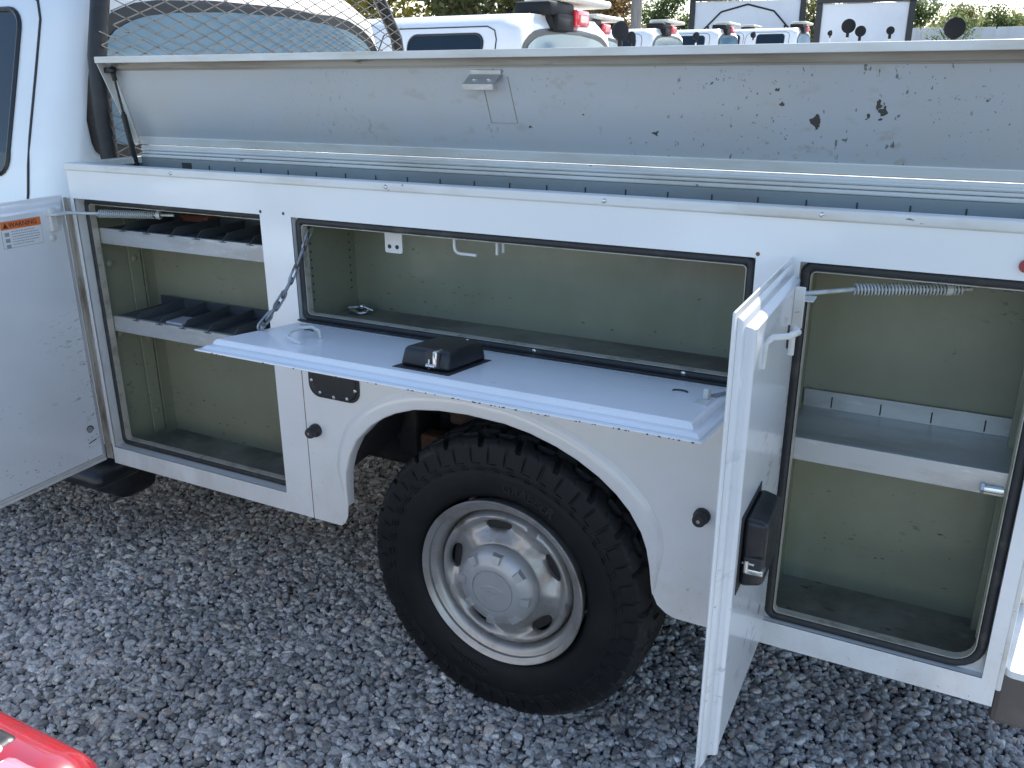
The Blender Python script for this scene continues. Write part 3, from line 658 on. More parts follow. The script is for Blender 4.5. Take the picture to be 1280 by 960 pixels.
mb.tube([LM @ Vector((p[0], p[1], .0006)) for p in zl], .0011, 4); mb.build('bracket_outline', mat('old_sealant', (.33, .29, .24), .7), lid)
# gas strut
p1 = LM @ Vector((-1.415, .238, .020)); p2 = Vector((-1.418, .236, 1.40)); pm = p1.lerp(p2, .42)
mb = MB(); mb.tube([p1, pm], .0035, 8); mb.tube([pm, p2], .0085, 12); mb.tube([pm.lerp(p1, .06), pm], .006, 10); st = mb.build('gas_strut', blackplast, lid, 50)
mb = MB(); b = bmesh.new(); bmesh.ops.create_uvsphere(b, u_segments=16, v_segments=10, radius=.0115, matrix=Matrix.Translation(p1)); mb.add(b); mb.tube([p1, p1+(p2-p1).normalized()*.03], .0075, 10); mb.box(p1.x-.03, p1.x-.004, p1.y-.008, p1.y+.012, p1.z-.008, p1.z+.008, .002); mb.build('strut_ball_mount', blackplast, lid, 50)

# door builder: local frame (a along hinge, b away from the hinge, n = toward the inside face)
def pan_door(name, MX, a0, a1, b1, m_in, inset=.022, th=.024, edge=.004, m_edge=None):
    d = MB(); d.box(a0, a1, .0, b1, -edge, 0, .0015, 1, mtx=MX); door = d.build(name, white, T)
    i0 = a0+inset; i1 = a1-inset; bb = b1-inset-.010; h = th
    # raised inner pan with an S-shaped rolled shoulder
    prof = [(.0, .0003), (-.004, .004), (-.010, .0075), (-.0145, .0082), (-.018, .010), (-.0195, .016), (-.022, h-.003), (-.026, h)]
    lp = [(i0-.014, .004), (i1+.014, .004), (i1+.014, bb+.016), (i0-.014, bb+.016)]
    s_ = MB(); s_.sweep(lp, prof, MX @ Vector((0, 0, 0)), MX.to_3x3() @ Vector((1, 0, 0)), MX.to_3x3() @ Vector((0, 1, 0)), MX.to_3x3() @ Vector((0, 0, 1)))
    x0_, x1_, y0_, y1_ = i0-.014+.026, i1+.014-.026, .03, bb+.016-.026
    s_.faces([(x0_, y0_, h), (x1_, y0_, h), (x1_, y1_, h), (x0_, y1_, h)], [(0, 1, 2, 3)], mtx=MX)
    s_.build('door_inner_pan', m_in, door, 40)
    return door, (x0_, x1_, y0_, y1_, h)
def latch_box(door, MX, a, b_, h, wa=.125, wb=.16, hh=.038, mech='a'):
    mb = MB(); mb.box(a-wa/2-.008, a+wa/2+.008, b_-wb/2-.006, b_+wb/2+.014, h+.0002, h+.0016, mtx=MX); mb.build('latch_base_shadow', ink, door)  # thin black base sheet; also paints the shadow round the box foot
    b = bmesh.new(); bmesh.ops.create_cube(b, size=1)
    for v in b.verts:
        t_ = v.co.z+.5; k = 1-.10*t_
        v.co = Vector((a+v.co.x*wa*k, b_+v.co.y*wb*k, h+.0018+t_*hh))
    bmesh.ops.bevel(b, geom=b.edges[:], offset=.010, segments=4, profile=.5, affect='EDGES')
    mb = MB(); mb.add(b, MX); lb = mb.build('latch_box', blackplast, door, 50)
    mb = MB(); bb = b_+wb/2*.97 
    aa = a-wa*.16
    mb.box(aa-.018, aa+.018, bb-.030, bb+.0025, h+.006, h+hh-.001, .003, mtx=MX); mb.build('latch_slot', ink, door)
    mb = MB(); mb.box(aa-.014, aa-.003, bb-.026, bb+.006, h+.010, h+hh+.002, .003, mtx=MX @ Matrix.Identity(4)); mb.box(aa+.004, aa+.008, bb-.012, bb+.005, h+.004, h+.026, .001, mtx=MX)
    mb.cyl(MX @ Vector((aa-.010, bb+.003, h+.012)), MX @ Vector((aa+.012, bb+.003, h+.012)), .005, 10)
    mb.build('latch_hook', chrome, door, 40)
# middle flip-down door
sl_ang = math.atan2(.035, .345)
eb = Vector((0, -math.cos(sl_ang), math.sin(sl_ang))); en = Vector((0, math.sin(sl_ang), math.cos(sl_ang)))
MM = Matrix(((-1, 0, 0, 0), (0, eb.y, en.y, -.003), (0, eb.z, en.z, 1.047), (0, 0, 0, 1)))  # a=-x
door_m, (q0, q1, q2, q3, hh) = pan_door('flip_down_door', MM, -.614, .603, .352, doorflat, th=.022)
latch_box(door_m, MM, .012, .192, hh, .125, .165, .043)
mb = MB(); mb.box(-.60, .59, -.006, .006, .0215, .0255, .001, mtx=MM @ Matrix.Translation((0, 0, 0))); mb.build('hinge_leaf', rubber, door_m)
def holed(door, MX, a, b_, h, r=.016, arc=True):
    mb = MB(); pts = [MX @ Vector((a+r*math.cos(t_), b_+r*.8*math.sin(t_), h+.0006)) for t_ in np.linspace(R(200), R(345), 10)]
    mb.tube(pts, [.0008]+[.0028]*8+[.0008], 6); mb.build('cut_knockout', ink, door)
holed(door_m, MM, -.500, .115, hh, .017); holed(door_m, MM, .475, .10, hh, .014)
# bent wire hook and bracket on the door
mb = MB(); mb.tube([MM @ Vector(p) for p in ((.392, .150, hh), (.396, .150, hh+.018), (.415, .155, hh+.026), (.435, .175, hh+.024), (.440, .205, hh+.018), (.428, .228, hh+.010), (.40, .236, hh+.006), (.38, .236, hh+.002))], .0045, 8); mb.build('wire_hook', whitetrim, door_m, 60)
mb = MB(); mb.box(-.566, -.556, .12, .145, hh+.0005, hh+.022, .002, mtx=MM); mb.box(-.576, -.548, .15, .185, hh+.0003, hh+.002, mtx=MM); mb.build('chain_bracket', whitetrim, door_m)
mb = MB()
for k in range(7): mb.box(-.60+.004*k, -.575+.004*k, .055+k*.009, .057+k*.009, hh+.0003, hh+.0009, mtx=MM)
mb.build('paint_scrapes', ink, door_m)
mb = MB()
for k in range(60):
    a_ = random.uniform(-.612, .601) if k > 40 else random.uniform(-.60, .0)
    w_ = random.uniform(.0006, .0022); d_ = random.uniform(.0004, .0013); mb.box(a_-w_, a_+w_, .3519-d_, .3524, -.0042, -.0012-random.uniform(0, .0016), mtx=MM)
kid(mb.build('edge_chips', rustm, door_m))
mb = MB(); mb.box(-1.4665, -1.4465, -.004, -.001, .485, 1.345, .001); mb.tube([(-1.468, -.004, .485), (-1.468, -.004, 1.345)], .0045, 8); mb.build('piano_hinge', mat('worn_hinge', (.42, .38, .32), .55, metal=.3, layers=[((.16, .12, .08), 18, .45, .62, 8, (1, 1, .3), .85), ((.65, .65, .63), 9, .55, .7, 5, (1, 1, .3), .7)]), T)
# chain from the compartment wall to the door
cA = Vector((-.562, .040, 1.306)); cB = MM @ Vector((.568, .165, hh+.012)); NL = 7
path = [cA.lerp(cB, t_)+Vector((0, 0, -.030*math.sin(math.pi*t_))) for t_ in np.linspace(0, 1, NL+1)]
chainm = mat('steel_chain', (.38, .38, .38), .35, metal=.8, layers=[((.15, .12, .10), 30, .45, .6, 4, ONE, .7)])
chn = bpy.data.objects.new('door_chain', None); C.objects.link(chn); chn.parent = T
for k in range(NL):
    c = (path[k]+path[k+1])/2; ax = (path[k+1]-path[k]).normalized(); s_ = ax.cross(Vector((0, 1, 0) if k % 2 else (1, .4, 0))).normalized()
    if k % 2: s_ = (s_*.6+ax.cross(s_)*.8).normalized()
    hl, hw = .0300, .0115; pts = []
    for t_ in np.linspace(0, 2*math.pi, 20)[:-1]:
        cc, ss = math.cos(t_), math.sin(t_); pts.append(c+ax*((hl-hw)*(1 if cc > 0 else -1)*(abs(cc) > 1e-6)+hw*cc)+s_*hw*ss)
    mb = MB(); mb.tube(pts, .0032, 6, closed=True); mb.build('chain_link', chainm, chn, 60)
mb = MB(); mb.cyl(cA+Vector((-.012, .0, 0)), cA+Vector((.006, 0, 0)), .008, 10); mb.cyl(cB+Vector((-.006, 0, -.010)), cB+Vector((.006, 0, .004)), .009, 10); kid(mb.build('chain_bolts', chrome, T, 50))
# right door, standing straight out
MR = Matrix(((0, .015, 1, .674), (0, -1, .015, -.002), (1, 0, 0, 0), (0, 0, 0, 1)))  # a=z, b=-y, n=+x
MR = MR @ Matrix.Identity(4)
door_r, (q0, q1, q2, q3, hr) = pan_door('compartment_door', MR, .476, 1.353, .474, doorin, inset=.026, th=.024)
latch_box(door_r, MR, .905, .315, hr, .135, .14, .040)
# stiffening roll down the free edge
mb = MB(); mb.tube([MR @ Vector((.508, .425, .016)), MR @ Vector((1.318, .425, .016))], .010, 10); mb.build('edge_roll', doorin, door_r, 60)
# U-shaped hook near the top
mb = MB(); mb.tube([MR @ Vector(p) for p in ((1.232, .35, hr), (1.275, .35, hr+.002), (1.285, .345, hr+.012), (1.287, .335, hr+.035), (1.286, .30, hr+.044), (1.283, .27, hr+.036), (1.27, .262, hr+.03), (1.235, .262, hr+.03))], .0055, 8); mb.build('wire_hook', whitetrim, door_r, 60)
mb = MB(); mb.box(1.235, 1.315, .085, .090, hr, hr+.02, .002, mtx=MR); mb.box(1.2865, 1.2895, .04, .084, hr-.002, hr+.035, .001, mtx=MR); mb.build('arm_bracket', whitetrim, door_r)
mb = MB(); mb.tube([MR @ Vector((1.225+.022*math.sin(t_), .115+.006*math.cos(t_), hr+.0008)) for t_ in np.linspace(-1.4, 1.4, 8)], .0028, 6); mb.build('cut_knockout', ink, door_r)
mb = MB(); mb.cyl(MR @ Vector((.628, .110, hr-.001)), MR @ Vector((.628, .110, hr+.001)), .011, 14); mb.build('drain_hole', mat('hole_shadow', (.2, .2, .2), .8), door_r)
# left door, opened past the edge of the picture
la = R(3.2); n3 = Vector((math.cos(la), math.sin(la)*1.0, 0)); b3 = Vector((math.sin(la), -math.cos(la), 0))
ML = Matrix(((0, b3.x, n3.x, -1.478), (0, b3.y, n3.y, -.004), (-1, 0, 0, 0), (0, 0, 0, 1)))
door_l, (q0, q1, q2, q3, hl_) = pan_door('compartment_door', ML, -1.353, -.476, .748, doorleft, inset=.024, th=.022)
latch_box(door_l, ML, -.90, .58, hl_, .135, .14, .040)
mb = MB(); mb.box(-1.325, -1.255, .058, .080, hl_, hl_+.016, .002, mtx=ML); mb.box(-1.308, -1.303, .02, .085, hl_, hl_+.045, .001, mtx=ML); mb.build('arm_bracket', whitetrim, door_l)
mb = MB(); mb.lathe([(0, .004), (.009, .0035), (.0115, 0)], ML @ Vector((-1.235, .072, hl_)), n3, 20); mb.build('plug', whitetrim, door_l, 60)
mb = MB(); mb.lathe([(0, .0006), (.012, .0006)], ML @ Vector((-.612, .062, hl_)), n3, 20); hol = mb.build('knockout_hole', inkg, door_l)
mb = MB(); mb.tube([ML @ Vector((-.612+.012*math.sin(t_), .062+.012*math.cos(t_), hl_+.001)) for t_ in np.linspace(R(-20), R(-200), 10)], .0018, 5); mb.build('knockout_edge', ink, door_l)
mb = MB(); mb.tube([ML @ Vector((-.573, .045, hl_+.0008)), ML @ Vector((-.567, .075, hl_+.0008))], .0016, 4)
for (a_, b_) in ((-.588, .04), (-.585, .06), (-.58, .075), (-.575, .035), (-.556, .075)): mb.cyl(ML @ Vector((a_, b_, hl_)), ML @ Vector((a_, b_, hl_+.0008)), .0016, 8)
mb.build('slot_and_holes', ink, door_l)
# warning sticker on the left door
def sticker(door, MX, a0, a1, b0, b1, h):
    mb = MB(); mb.box(a0, a1, b0, b1, h+.0003, h+.0008, mtx=MX); s_ = mb.build('warning_sticker', paper, door); mb = MB(); mb.box(a0-.0012, a1+.0012, b0-.0012, b1+.0012, h+.0001, h+.00025, mtx=MX); mb.build('sticker_border', inkg, s_)
    w_ = a1-a0; ah = a0+w_*.30
    mb = MB(); mb.box(a0, ah, b0, b1, h+.0009, h+.0012, mtx=MX); mb.build('orange_band', orange, s_)
    tm = MX @ Matrix(((0, -1, 0, (a0+ah)/2), (-1, 0, 0, (b0+b1)/2-.008), (0, 0, 1, h+.0013), (0, 0, 0, 1)))
    tm = MX @ Matrix(((0, -1, 0, (a0+ah)/2), (-1, 0, 0, (b0+b1)/2-.006), (0, 0, -1, h+.0013), (0, 0, 0, 1)))
    text_part('sticker_heading', 'WARNING', .0185, .0001, ink, s_, tm, bold=.0003)
    mb = MB(); m_ = (a0+ah)/2; t0 = b1-.022; mb.faces([(m_+.007, t0, h+.0014), (m_+.007, t0+.016, h+.0014), (m_-.008, t0+.008, h+.0014)], [(0, 1, 2)], mtx=MX); mb.build('warning_triangle', ink, s_)
    mb = MB()
    for k in range(6):
        aa = ah+.006+k*(a1-ah-.008)/6; le = random.uniform(.6, .95)
        x_ = b1-.030; endb = x_-(x_-b0-.004)*le
        while x_ > endb:
            wl_ = random.uniform(.003, .009); mb.box(aa, aa+.0022, x_-wl_, x_, h+.0009, h+.0011, mtx=MX); x_ -= wl_+.0018
    for k in range(3): mb.box(ah+.008+k*.017, ah+.019+k*.017, b1-.022, b1-.008, h+.0009, h+.0011, mtx=MX)
    kid(mb.build('sticker_small_print', inkg, s_))
sticker(door_l, ML, -1.302, -1.228, .105, .232, hl_)
# spring arms
armm = mat('spring_arm_paint', (.50, .52, .50), .4, metal=.2, layers=[((.3, .28, .24), 25, .5, .65, 5, ONE, .6)])
def spring_arm(p0, p1, p2, p3):
    """rod from the door bracket p0-p1, spring p1..p2, tail p3"""
    p0, p1, p2, p3 = map(Vector, (p0, p1, p2, p3)); ax = (p3-p1).normalized(); s_ = ax.cross(Vector((0, 0, 1))).normalized(); t_ = ax.cross(s_)
    mb = MB(); mb.tube([p0+Vector((0, 0, -.008)), p0, p0.lerp(p1, .15), p1, p3], .0045, 8); arm = mb.build('door_arm', armm, T, 60)
    Ln = (p2-p1).length; turns = int(Ln/.0062); pts = []
    for k in range(turns*10):
        a_ = 2*math.pi*k/10; pts.append(p1+(p2-p1)*(k/(turns*10))+(s_*math.cos(a_)+t_*math.sin(a_))*.0105)
    mb = MB(); mb.tube(pts, .0019, 5); mb.build('coil_spring', armm, arm, 60)
    mb = MB(); c = p1.lerp(p3, .80); mb.tube([c-ax*.006, c+ax*.006], .0125, 10); mb.tube([c+t_*.012, c-t_*.016], .004, 6); mb.build('arm_guide', armm, arm, 40)
spring_arm((.700, -.052, 1.292), (.792, .0, 1.300), (.978, .085, 1.303), (.992, .092, 1.303))
spring_arm((-1.432, -.05, 1.307), (-1.33, .0, 1.305), (-1.165, .065, 1.303), (-1.11, .085, 1.303))
mb = MB(); mb.box(-1.33, -1.25, .06, .10, 1.285, 1.325, .004); mb.build('latch_catch', blackplast, T)
mb = MB(); mb.box(-1.22, -1.10, .20, .25, 1.262, 1.285, .006); mb.box(-1.20, -1.12, .196, .2, 1.266, 1.280, .001); tag(mb.build('tool_case', mat('faded_red', (.22, .07, .045), .6), None), 'small dark red case at the back of the top shelf in the left compartment', 'case')
# fuel filler recess, bumpers, marker
mb = MB(); lp = rrect(-.572, -.400, .858, 1.02, .035, 6); mb.prism([lp], (0, -.0025, 0), (1, 0, 0), (0, 0, 1), (0, 1, 0), .002); ff = mb.build('fuel_filler_plate', blackplast, T)
mb = MB(); mb.sweep(rrect(-.562, -.41, .868, 1.01, .03, 6), [(.004, -.0026), (.0, -.006), (-.005, -.0026)], (0, 0, 0), (1, 0, 0), (0, 0, 1), (0, 1, 0)); mb.build('filler_rim', blackplast, ff, 60)
for (x_, z_) in ((-.560, .905), (-.533, .873), (-.487, .866), (-.442, .869), (-.413, .896), (-.425, .935), (-.56, .975), (-.41, .98)):
    mb = MB(); mb.lathe([(0, .003), (.004, .0025), (.0055, 0)], (x_, -.0045, z_), (0, -1, 0), 12); mb.build('screw_head', chrome, ff, 50)
for (x_, z_) in ((-.560, .756), (.538, .756)):
    mb = MB(); mb.lathe([(.019, 0), (.019, .010), (.0155, .014), (.0155, .030), (.013, .035), (0, .035)], (x_, -.0005, z_), (0, -1, 0), 24); k_ = mb.build('rubber_door_stop', rubber, T, 40)
    mb = MB(); mb.lathe([(0, .0362), (.0045, .0358)], (x_, -.0005, z_), (0, -1, 0), 12); mb.build('stop_screw', chrome, k_)
mb = MB(); lp = rrect(1.056, 1.110, 1.360, 1.383, .0114, 6); mb.prism([lp], (0, -.007, 0), (1, 0, 0), (0, 0, 1), (0, 1, 0), .0065); mk = mb.build('marker_light', mat('faded_red_lens', (.30, .04, .045), .25, coat=.6), T)
mb = MB(); mb.lathe([(0, .010), (.006, .009), (.010, .006)], (1.078, -.001, 1.3715), (0, -1, 0), 16); mb.build('marker_bulb', mat('dark_red', (.2, .01, .012), .2), mk, 60)
# black box latch catch on lower edge of seal
for x_ in (-.07, .11, .47): 
    mb = MB(); mb.lathe([(0, .002), (.004, .0015), (.0055, 0)], (x_, .0095, 1.078), (0, -1, 0), 10); mb.build('seal_rivet', chrome, T, 60)
# wheels
wg = wheel_group(T, 0, .02, .403, -1, True); wheel_group(T, 0, 1.98, .403, 1, False); front_wheels(T)
# chassis bits seen through the arch
for (xa, xb_) in ((-.683, -.668), (.662, .677)):
    mb = MB(); mb.box(xa, xb_, .004, .271, .473, 1.0); mb.build('inner_fender', darkm, T)
mb = MB(); mb.box(-1.25, -.52, .60, 1.35, .36, .74, .05, 3); mb.build('fuel_tank_blocker', darkm, T, 50)  # dark tank added to hide bright gravel and keep the arch dark
mb = MB(); mb.tube([(-.49, .02, .90), (-.50, .16, .84), (-.56, .40, .70), (-.60, .60, .62)], .028, 10); mb.tube([(-.455, .03, .90), (-.46, .18, .83), (-.54, .42, .68), (-.58, .60, .58)], .012, 8); mb.build('filler_hose', blackplast, T, 50)
mb = MB(); mb.box(-.66, -.24, .44, .50, .62, .80, .01); mb.box(-.50, -.43, .30, .445, .58, .84, .012); mb.build('spring_hanger', darkm, T)
mb = MB()
for k, (l_, z_) in enumerate(((.72, .60), (.62, .585), (.5, .57), (.38, .555))): mb.box(-l_, l_, .40, .47, z_-.006, z_+.006, .002)
mb.build('leaf_spring', rustm, T)
mb = MB(); mb.tube([(0, .28, .403), (0, 1.72, .403)], .05, 16); b = bmesh.new(); bmesh.ops.create_uvsphere(b, u_segments=16, v_segments=10, radius=.16, matrix=Matrix.Translation((0, 1, .403))); mb.add(b); mb.box(-.07, .07, .38, .49, .40, .61, .01); mb.build('rear_axle', darkm, T, 50)
mb = MB(); mb.box(-.30, -.12, .28, .44, .72, .80, .012); mb.box(-.17, .02, .25, .33, .80, .86, .01); mb.box(-.42, -.2, .30, .36, .60, .66, .01); mb.box(-.09, -.05, .24, .42, .76, .87, .004); mb.box(-.42, .3, .36, .40, .80, .88, .006); mb.build('mount_bracket', rustm, T)
mb = MB(); mb.tube([(-.30, .36, .46), (-.22, .40, .80)], .026, 12); mb.tube([(-.30, .36, .46), (-.262, .38, .62)], .034, 12); mb.build('shock_absorber', darkm, T, 50)
mb = MB(); mb.tube([(-.62, .44, .66), (-.35, .33, .74), (-.1, .3, .79), (.2, .3, .80)], .012, 8); mb.tube([(-.5, .40, .60), (-.30, .34, .63), (-.1, .32, .66)], .008, 8); mb.build('brake_hose', blackplast, T, 50)
# bed floor, far compartments, headboard, rear bumper
mb = MB(); mb.box(-1.44, 1.155, .2725, 1.72, .82, .86); mb.box(-1.44, -1.40, .28, 1.72, .865, 1.40, .004); mb.box(1.158, 1.215, .28, 1.72, .56, 1.30, .004); mb.build('bed_floor', galv, T)  # last slab: unseen tailgate, thickened and lowered to keep sun off the ground
mb = MB(); mb.box(-1.445, -.52, 1.728, 1.99, .47, 1.42, .006); mb.box(-.515, .515, 1.728, 1.99, .93, 1.42, .006); mb.box(.52, 1.158, 1.728, 1.99, .47, 1.42, .006); mb.build('far_tool_boxes', white, T)
bumpm = mat('bumper_white', (.78, .78, .76), .5, layers=[((.5, .46, .4), 8, .5, .7, 6, ONE, .4)])
mb = MB(); mb.prism([rrect(1.170, 1.46, .02, 1.98, .018, 5)], (0, 0, .535), (1, 0, 0), (0, 1, 0), (0, 0, 1), .016); mb.build('step_bumper', bumpm, T, 40)
brown = mat('bumper_side_brown', (.12, .10, .09), .7, layers=[((.2, .17, .14), 9, .5, .7, 6, ONE, .6)])
mb = MB(); mb.box(1.162, 1.455, .045, 1.955, .40, .534, .012); mb.build('bumper_beam', brown, T)
mb = MB(); mb.box(1.159, 1.170, .015, .26, .5, 1.40, .003); mb.build('rear_post', whitetrim, T)

# ------------------------------------------------------------- cab of the truck and its window rack
make_cab(T, False)
rackm = mat('rack_black', (.012, .012, .014), .5, layers=[((.06, .056, .05), 14, .55, .75, 6, ONE, .5)])
wirem = mat('rack_wire', (.17, .16, .14), .5, metal=.3, layers=[((.10, .09, .08), 20, .45, .6, 5, ONE, .7)])
XK = -1.50
rackpath = [(.205, 1.40), (.200, 1.55), (.212, 1.75), (.262, 1.95), (.34, 2.10), (.46, 2.20), (.62, 2.24), (1.0, 2.25), (1.38, 2.24), (1.56, 2.18), (1.67, 2.07), (1.76, 1.95), (1.83, 1.86), (1.855, 1.75), (1.862, 1.40)]
mb = MB(); mb.tube([(XK, p[0], p[1]) for p in rackpath], .028, 14); mb.box(XK-.02, XK+.02, .20, 1.86, 1.36, 1.40, .004); rk = mb.build('window_guard', rackm, T, 50)
def in_rack(y_, z_):
    # inside the outline polygon?
    c = False; n_ = len(rackpath)
    for i in range(n_):
        (ya, za), (yb, zb) = rackpath[i], rackpath[i-1]
        if (za > z_) != (zb > z_) and y_ < (yb-ya)*(z_-za)/(zb-za)+ya: c = not c
    return c
mb = MB(); dw, dh = .108, .040; b = bmesh.new()
def strand(pa, pb):
    a_, b_ = Vector((XK+.034, *pa)), Vector((XK+.034, *pb)); t_ = (b_-a_).normalized(); s_ = Vector((0, -t_.z, t_.y)); r = .0016
    vs = [b.verts.new(q+s_*u_*r+Vector((v_*r*.8, 0, 0))) for q in (a_, b_) for u_, v_ in ((1, 1), (-1, 1), (-1, -1), (1, -1))]
    for k in range(4): b.faces.new((vs[k], vs[(k+1) % 4], vs[4+(k+1) % 4], vs[4+k]))
for i in range(-2, 34):
    for j in range(-1, 90):
        y_ = .15+i*dw/2; z_ = 1.40+j*dh/2
        if (i+j) % 2: continue
        for sg in (1, -1):
            y2, z2 = y_+dw/2, z_+sg*dh/2
            if in_rack((y_+y2)/2, (z_+z2)/2): strand((y_, z_), (y2, z2))
mb.add(b); kid(mb.build('guard_mesh', wirem, rk))

# ------------------------------------------------------------- other trucks in the row
def work_light(root, x, y, z, r=.062, face=(1, -.5, 0), stem=True):
    f = Vector(face).normalized(); p = Vector((x, y, z)); mb = MB()
    mb.lathe([(0, -.055), (r*.45, -.05), (r*.8, -.03), (r, -.004), (r, .010), (r*.93, .012), (0, .006)], p, f, 28)
    mb.box(x-.012, x+.012, y-.014, y+.014, z-r-.035, z-r+.012, .004)
    o = mb.build('work_light', matteblack, root, 40)
    mb = MB(); mb.tube([(x, y, z-r-.03), (x, y, z-r-.36)], .014, 8); mb.build('light_stem', whitetrim, o)
    return o
def bg_truck(root, bar=True, lights=()):
    make_cab(root); front_wheels(root)
    for (yy, sd) in ((.02, -1), (1.98, 1)): wheel_group(root, 0, yy, .403, sd, False)
    for (ya, yb) in ((0, .27), (1.73, 2.0)):
        mb = MB(); mb.box(-1.445, -.52, ya, yb, .47, 1.42, .006); mb.box(-.522, .522, ya+.002, yb-.002, .93, 1.418, .006); mb.box(.52, 1.158, ya, yb, .47, 1.42, .006); mb.build('tool_body', white, root)
    mb = MB(); mb.box(-1.44, 1.155, .275, 1.725, .80, .84, .004); mb.build('bed_floor', galv, root)
    for ya in (-.003, 1.99):
        for (a_, c_, z0_, z1_) in ((-1.40, -.72, .53, 1.34), (-.58, .6, 1.06, 1.34), (.69, 1.12, .53, 1.34)):
            mb = MB(); mb.box(a_, c_, ya, ya+.013, z0_, z1_, .004); d_ = mb.build('compartment_door', white, root)
            mb = MB(); xm = (a_+c_)/2; yy = ya-.004 if ya < 1 else ya+.011; mb.box(xm-.05, xm+.05, yy, yy+.006, (z0_+z1_)/2-.04, (z0_+z1_)/2+.04, .002); mb.build('paddle_latch', blackplast, d_)
    mb = MB(); mb.box(1.17, 1.46, .02, 1.98, .44, .55, .01); mb.build('step_bumper', bumpm, root)
    if bar:
        mb = MB(); mb.faces([(-1.78, .62, 2.0), (-1.53, .70, 1.93), (-1.53, .98, 1.93), (-1.62, .98, 2.10), (-1.78, .62, 2.10), (-1.58, .66, 2.10)], [(0, 1, 5, 4), (1, 2, 3, 5), (0, 4, 3, 2), (4, 5, 3)])
        mb.box(-1.80, -1.53, .60, 1.0, 2.02, 2.11, .02); mb.box(-1.66, -1.52, .70, .98, 1.93, 2.04, .015)
        lb = mb.build('light_bar_base', matteblack, root, 40)
        mb = MB(); mb.box(-1.82, -1.50, .78, 1.62, 2.115, 2.165, .02, 3); mb.build('light_bar', beige, root, 40)
        mb = MB(); mb.box(-1.60, -1.50, .985, 1.20, 1.965, 2.075, .018, 3); rl = mb.build('tail_beacon', redbright, root, 40)
        mb = MB(); mb.box(-1.4995, -1.494, 1.02, 1.17, 1.985, 2.045, .008); mb.build('beacon_reflector', redlb, rl)
    for l_ in lights: work_light(root, *l_)
T2 = thing('utility_truck', 'white crew cab truck nearest behind the open lid, with a tinted rear door window', 'truck', (-.15, 3.27, gz(3.5)), 'white trucks parked in the yard')
bg_truck(T2, True, ((-.93, .33, 1.895, .058), (.90, .33, 1.865, .052, (.3, -1, 0))))
locs = [((-1.50, 7.1), 'white truck half hidden by the nearest cab, beige bar on roof'),
        ((-2.05, 11.3), 'white truck before the grey pole, red beacon left of the gable mark'),
        ((-2.20, 15.5), 'white truck below the left foot of the black gable mark'),
        ((-3.10, 21.4), 'white truck below the middle of the black gable mark, farthest of the row'),
        ((-1.20, 17.9), 'white truck at the right edge of the gable marked wall, only its roof showing')]
for (x_, y_), lb in locs:
    d_ = dup(T2, (x_, y_, gz(y_)), lb)
    wl_ = [c_ for c_ in d_.children if c_.name.startswith('work_light')]
    for c_ in list(wl_[-1].children)+[wl_[-1]]: bpy.data.objects.remove(c_)

# ------------------------------------------------------------- white display walls / trailers with black frames
wallw = mat('white_wall_panel', (.72, .73, .76), .5, layers=[((.6, .6, .62), 1.2, .45, .7, 5, ONE, .5)])
blk = mat('black_frame_paint', (.02, .02, .022), .5)
def frame_wall(x0, x1, y, z0, z1, label, pw=.16, gable=False, rz=0.):
    t = thing('cargo_trailer', label, 'trailer', ((x0+x1)/2, y, gz(y))); W = (x1-x0)/2; g0 = gz(y); h1 = z1-g0; h0 = .45
    mb = MB(); mb.box(-W+pw, W-pw, .03, 4.5, h0, h1-.02, .01); t.rotation_euler.z = rz; mb.build('box_body', wallw, t)
    for s_ in (-1, 1):
        mb = MB(); a_ = sorted((s_*W, s_*(W-pw))); mb.box(a_[0], a_[1], -.02, .12, .2, h1, .01); mb.build('corner_post', blk, t)
    mb = MB(); mb.box(-W, W, -.03, .13, h1+.001, h1+.16, .01); mb.build('top_beam', blk, t)
    for s_ in (-1, 1):
        for yy in (2.0, 2.9):
            mb = MB(); mb.lathe([(0, -.1), (.2, -.1), (.33, -.09), (.35, 0), (.33, .09), (.2, .1), (0, .1)], (s_*(W-.12), yy, .35), (1, 0, 0), 24); mb.build('trailer_wheel', tyrem, t, 40)
    mb = MB(); mb.box(-W+.2, W-.2, .1, 4.5, .34, .44, .01); mb.build('trailer_floor', darkm, t)
    if gable:
        mb = MB(); P_ = [(-.40, .42), (-.28, .77), (0, .91), (.27, .77), (.40, .40)]
        return t, mb
    return t
Wl = frame_wall(-7.72, -4.28, 27, 0, 3.90, 'white wall of a trailer in a black frame, printed with a black gable outline', .17, True, R(11))
t, mb = Wl
sc_ = 22
mbx = MB()
def wp(px, py):   # point on the trailer's front face
    return (px, -.0, py)
pts = [(-1.30, 2.02), (-.76, 2.56), (.02, 2.76), (.80, 2.56), (1.34, 2.0)]
mbx.tube([(p[0], .018, p[1]-.0) for p in pts], .028, 6); mbx.tube([(-1.12, .018, 2.16), (-1.12, .018, 1.86)], .028, 6); mbx.tube([(1.15, .018, 2.16), (1.15, .018, 1.82)], .028, 6)
mbx.build('gable_mark', blk, t)
frame_wall(-3.43, -1.04, 24, 0, 3.50, 'plain white trailer end in a black frame, left of the hillside trees', .15, False, R(6))
# round lights seen against the second wall, standing on a flatbed further back
L3 = thing('light_rack', 'white pipe rack with two round black lamps and a small one before plain wall', 'light rack', (-.2, 7.0, gz(7.0)))
for (x_, z_, r_, n_) in ((-.02, 1.93, .060, 0), (.085, 1.885, .046, 0), (.33, 1.885, .034, 0)):
    work_light(L3, x_-.02, 0, z_, r_, (.3, -1, 0))
mb = MB(); mb.box(-.3, .6, -.03, .03, 1.38, 1.43, .005); mb.tube([(-.25, 0, 0), (-.25, 0, 1.4)], .025, 8); mb.tube([(.55, 0, 0), (.55, 0, 1.4)], .025, 8); mb.build('rack_pipe', whitetrim, L3)

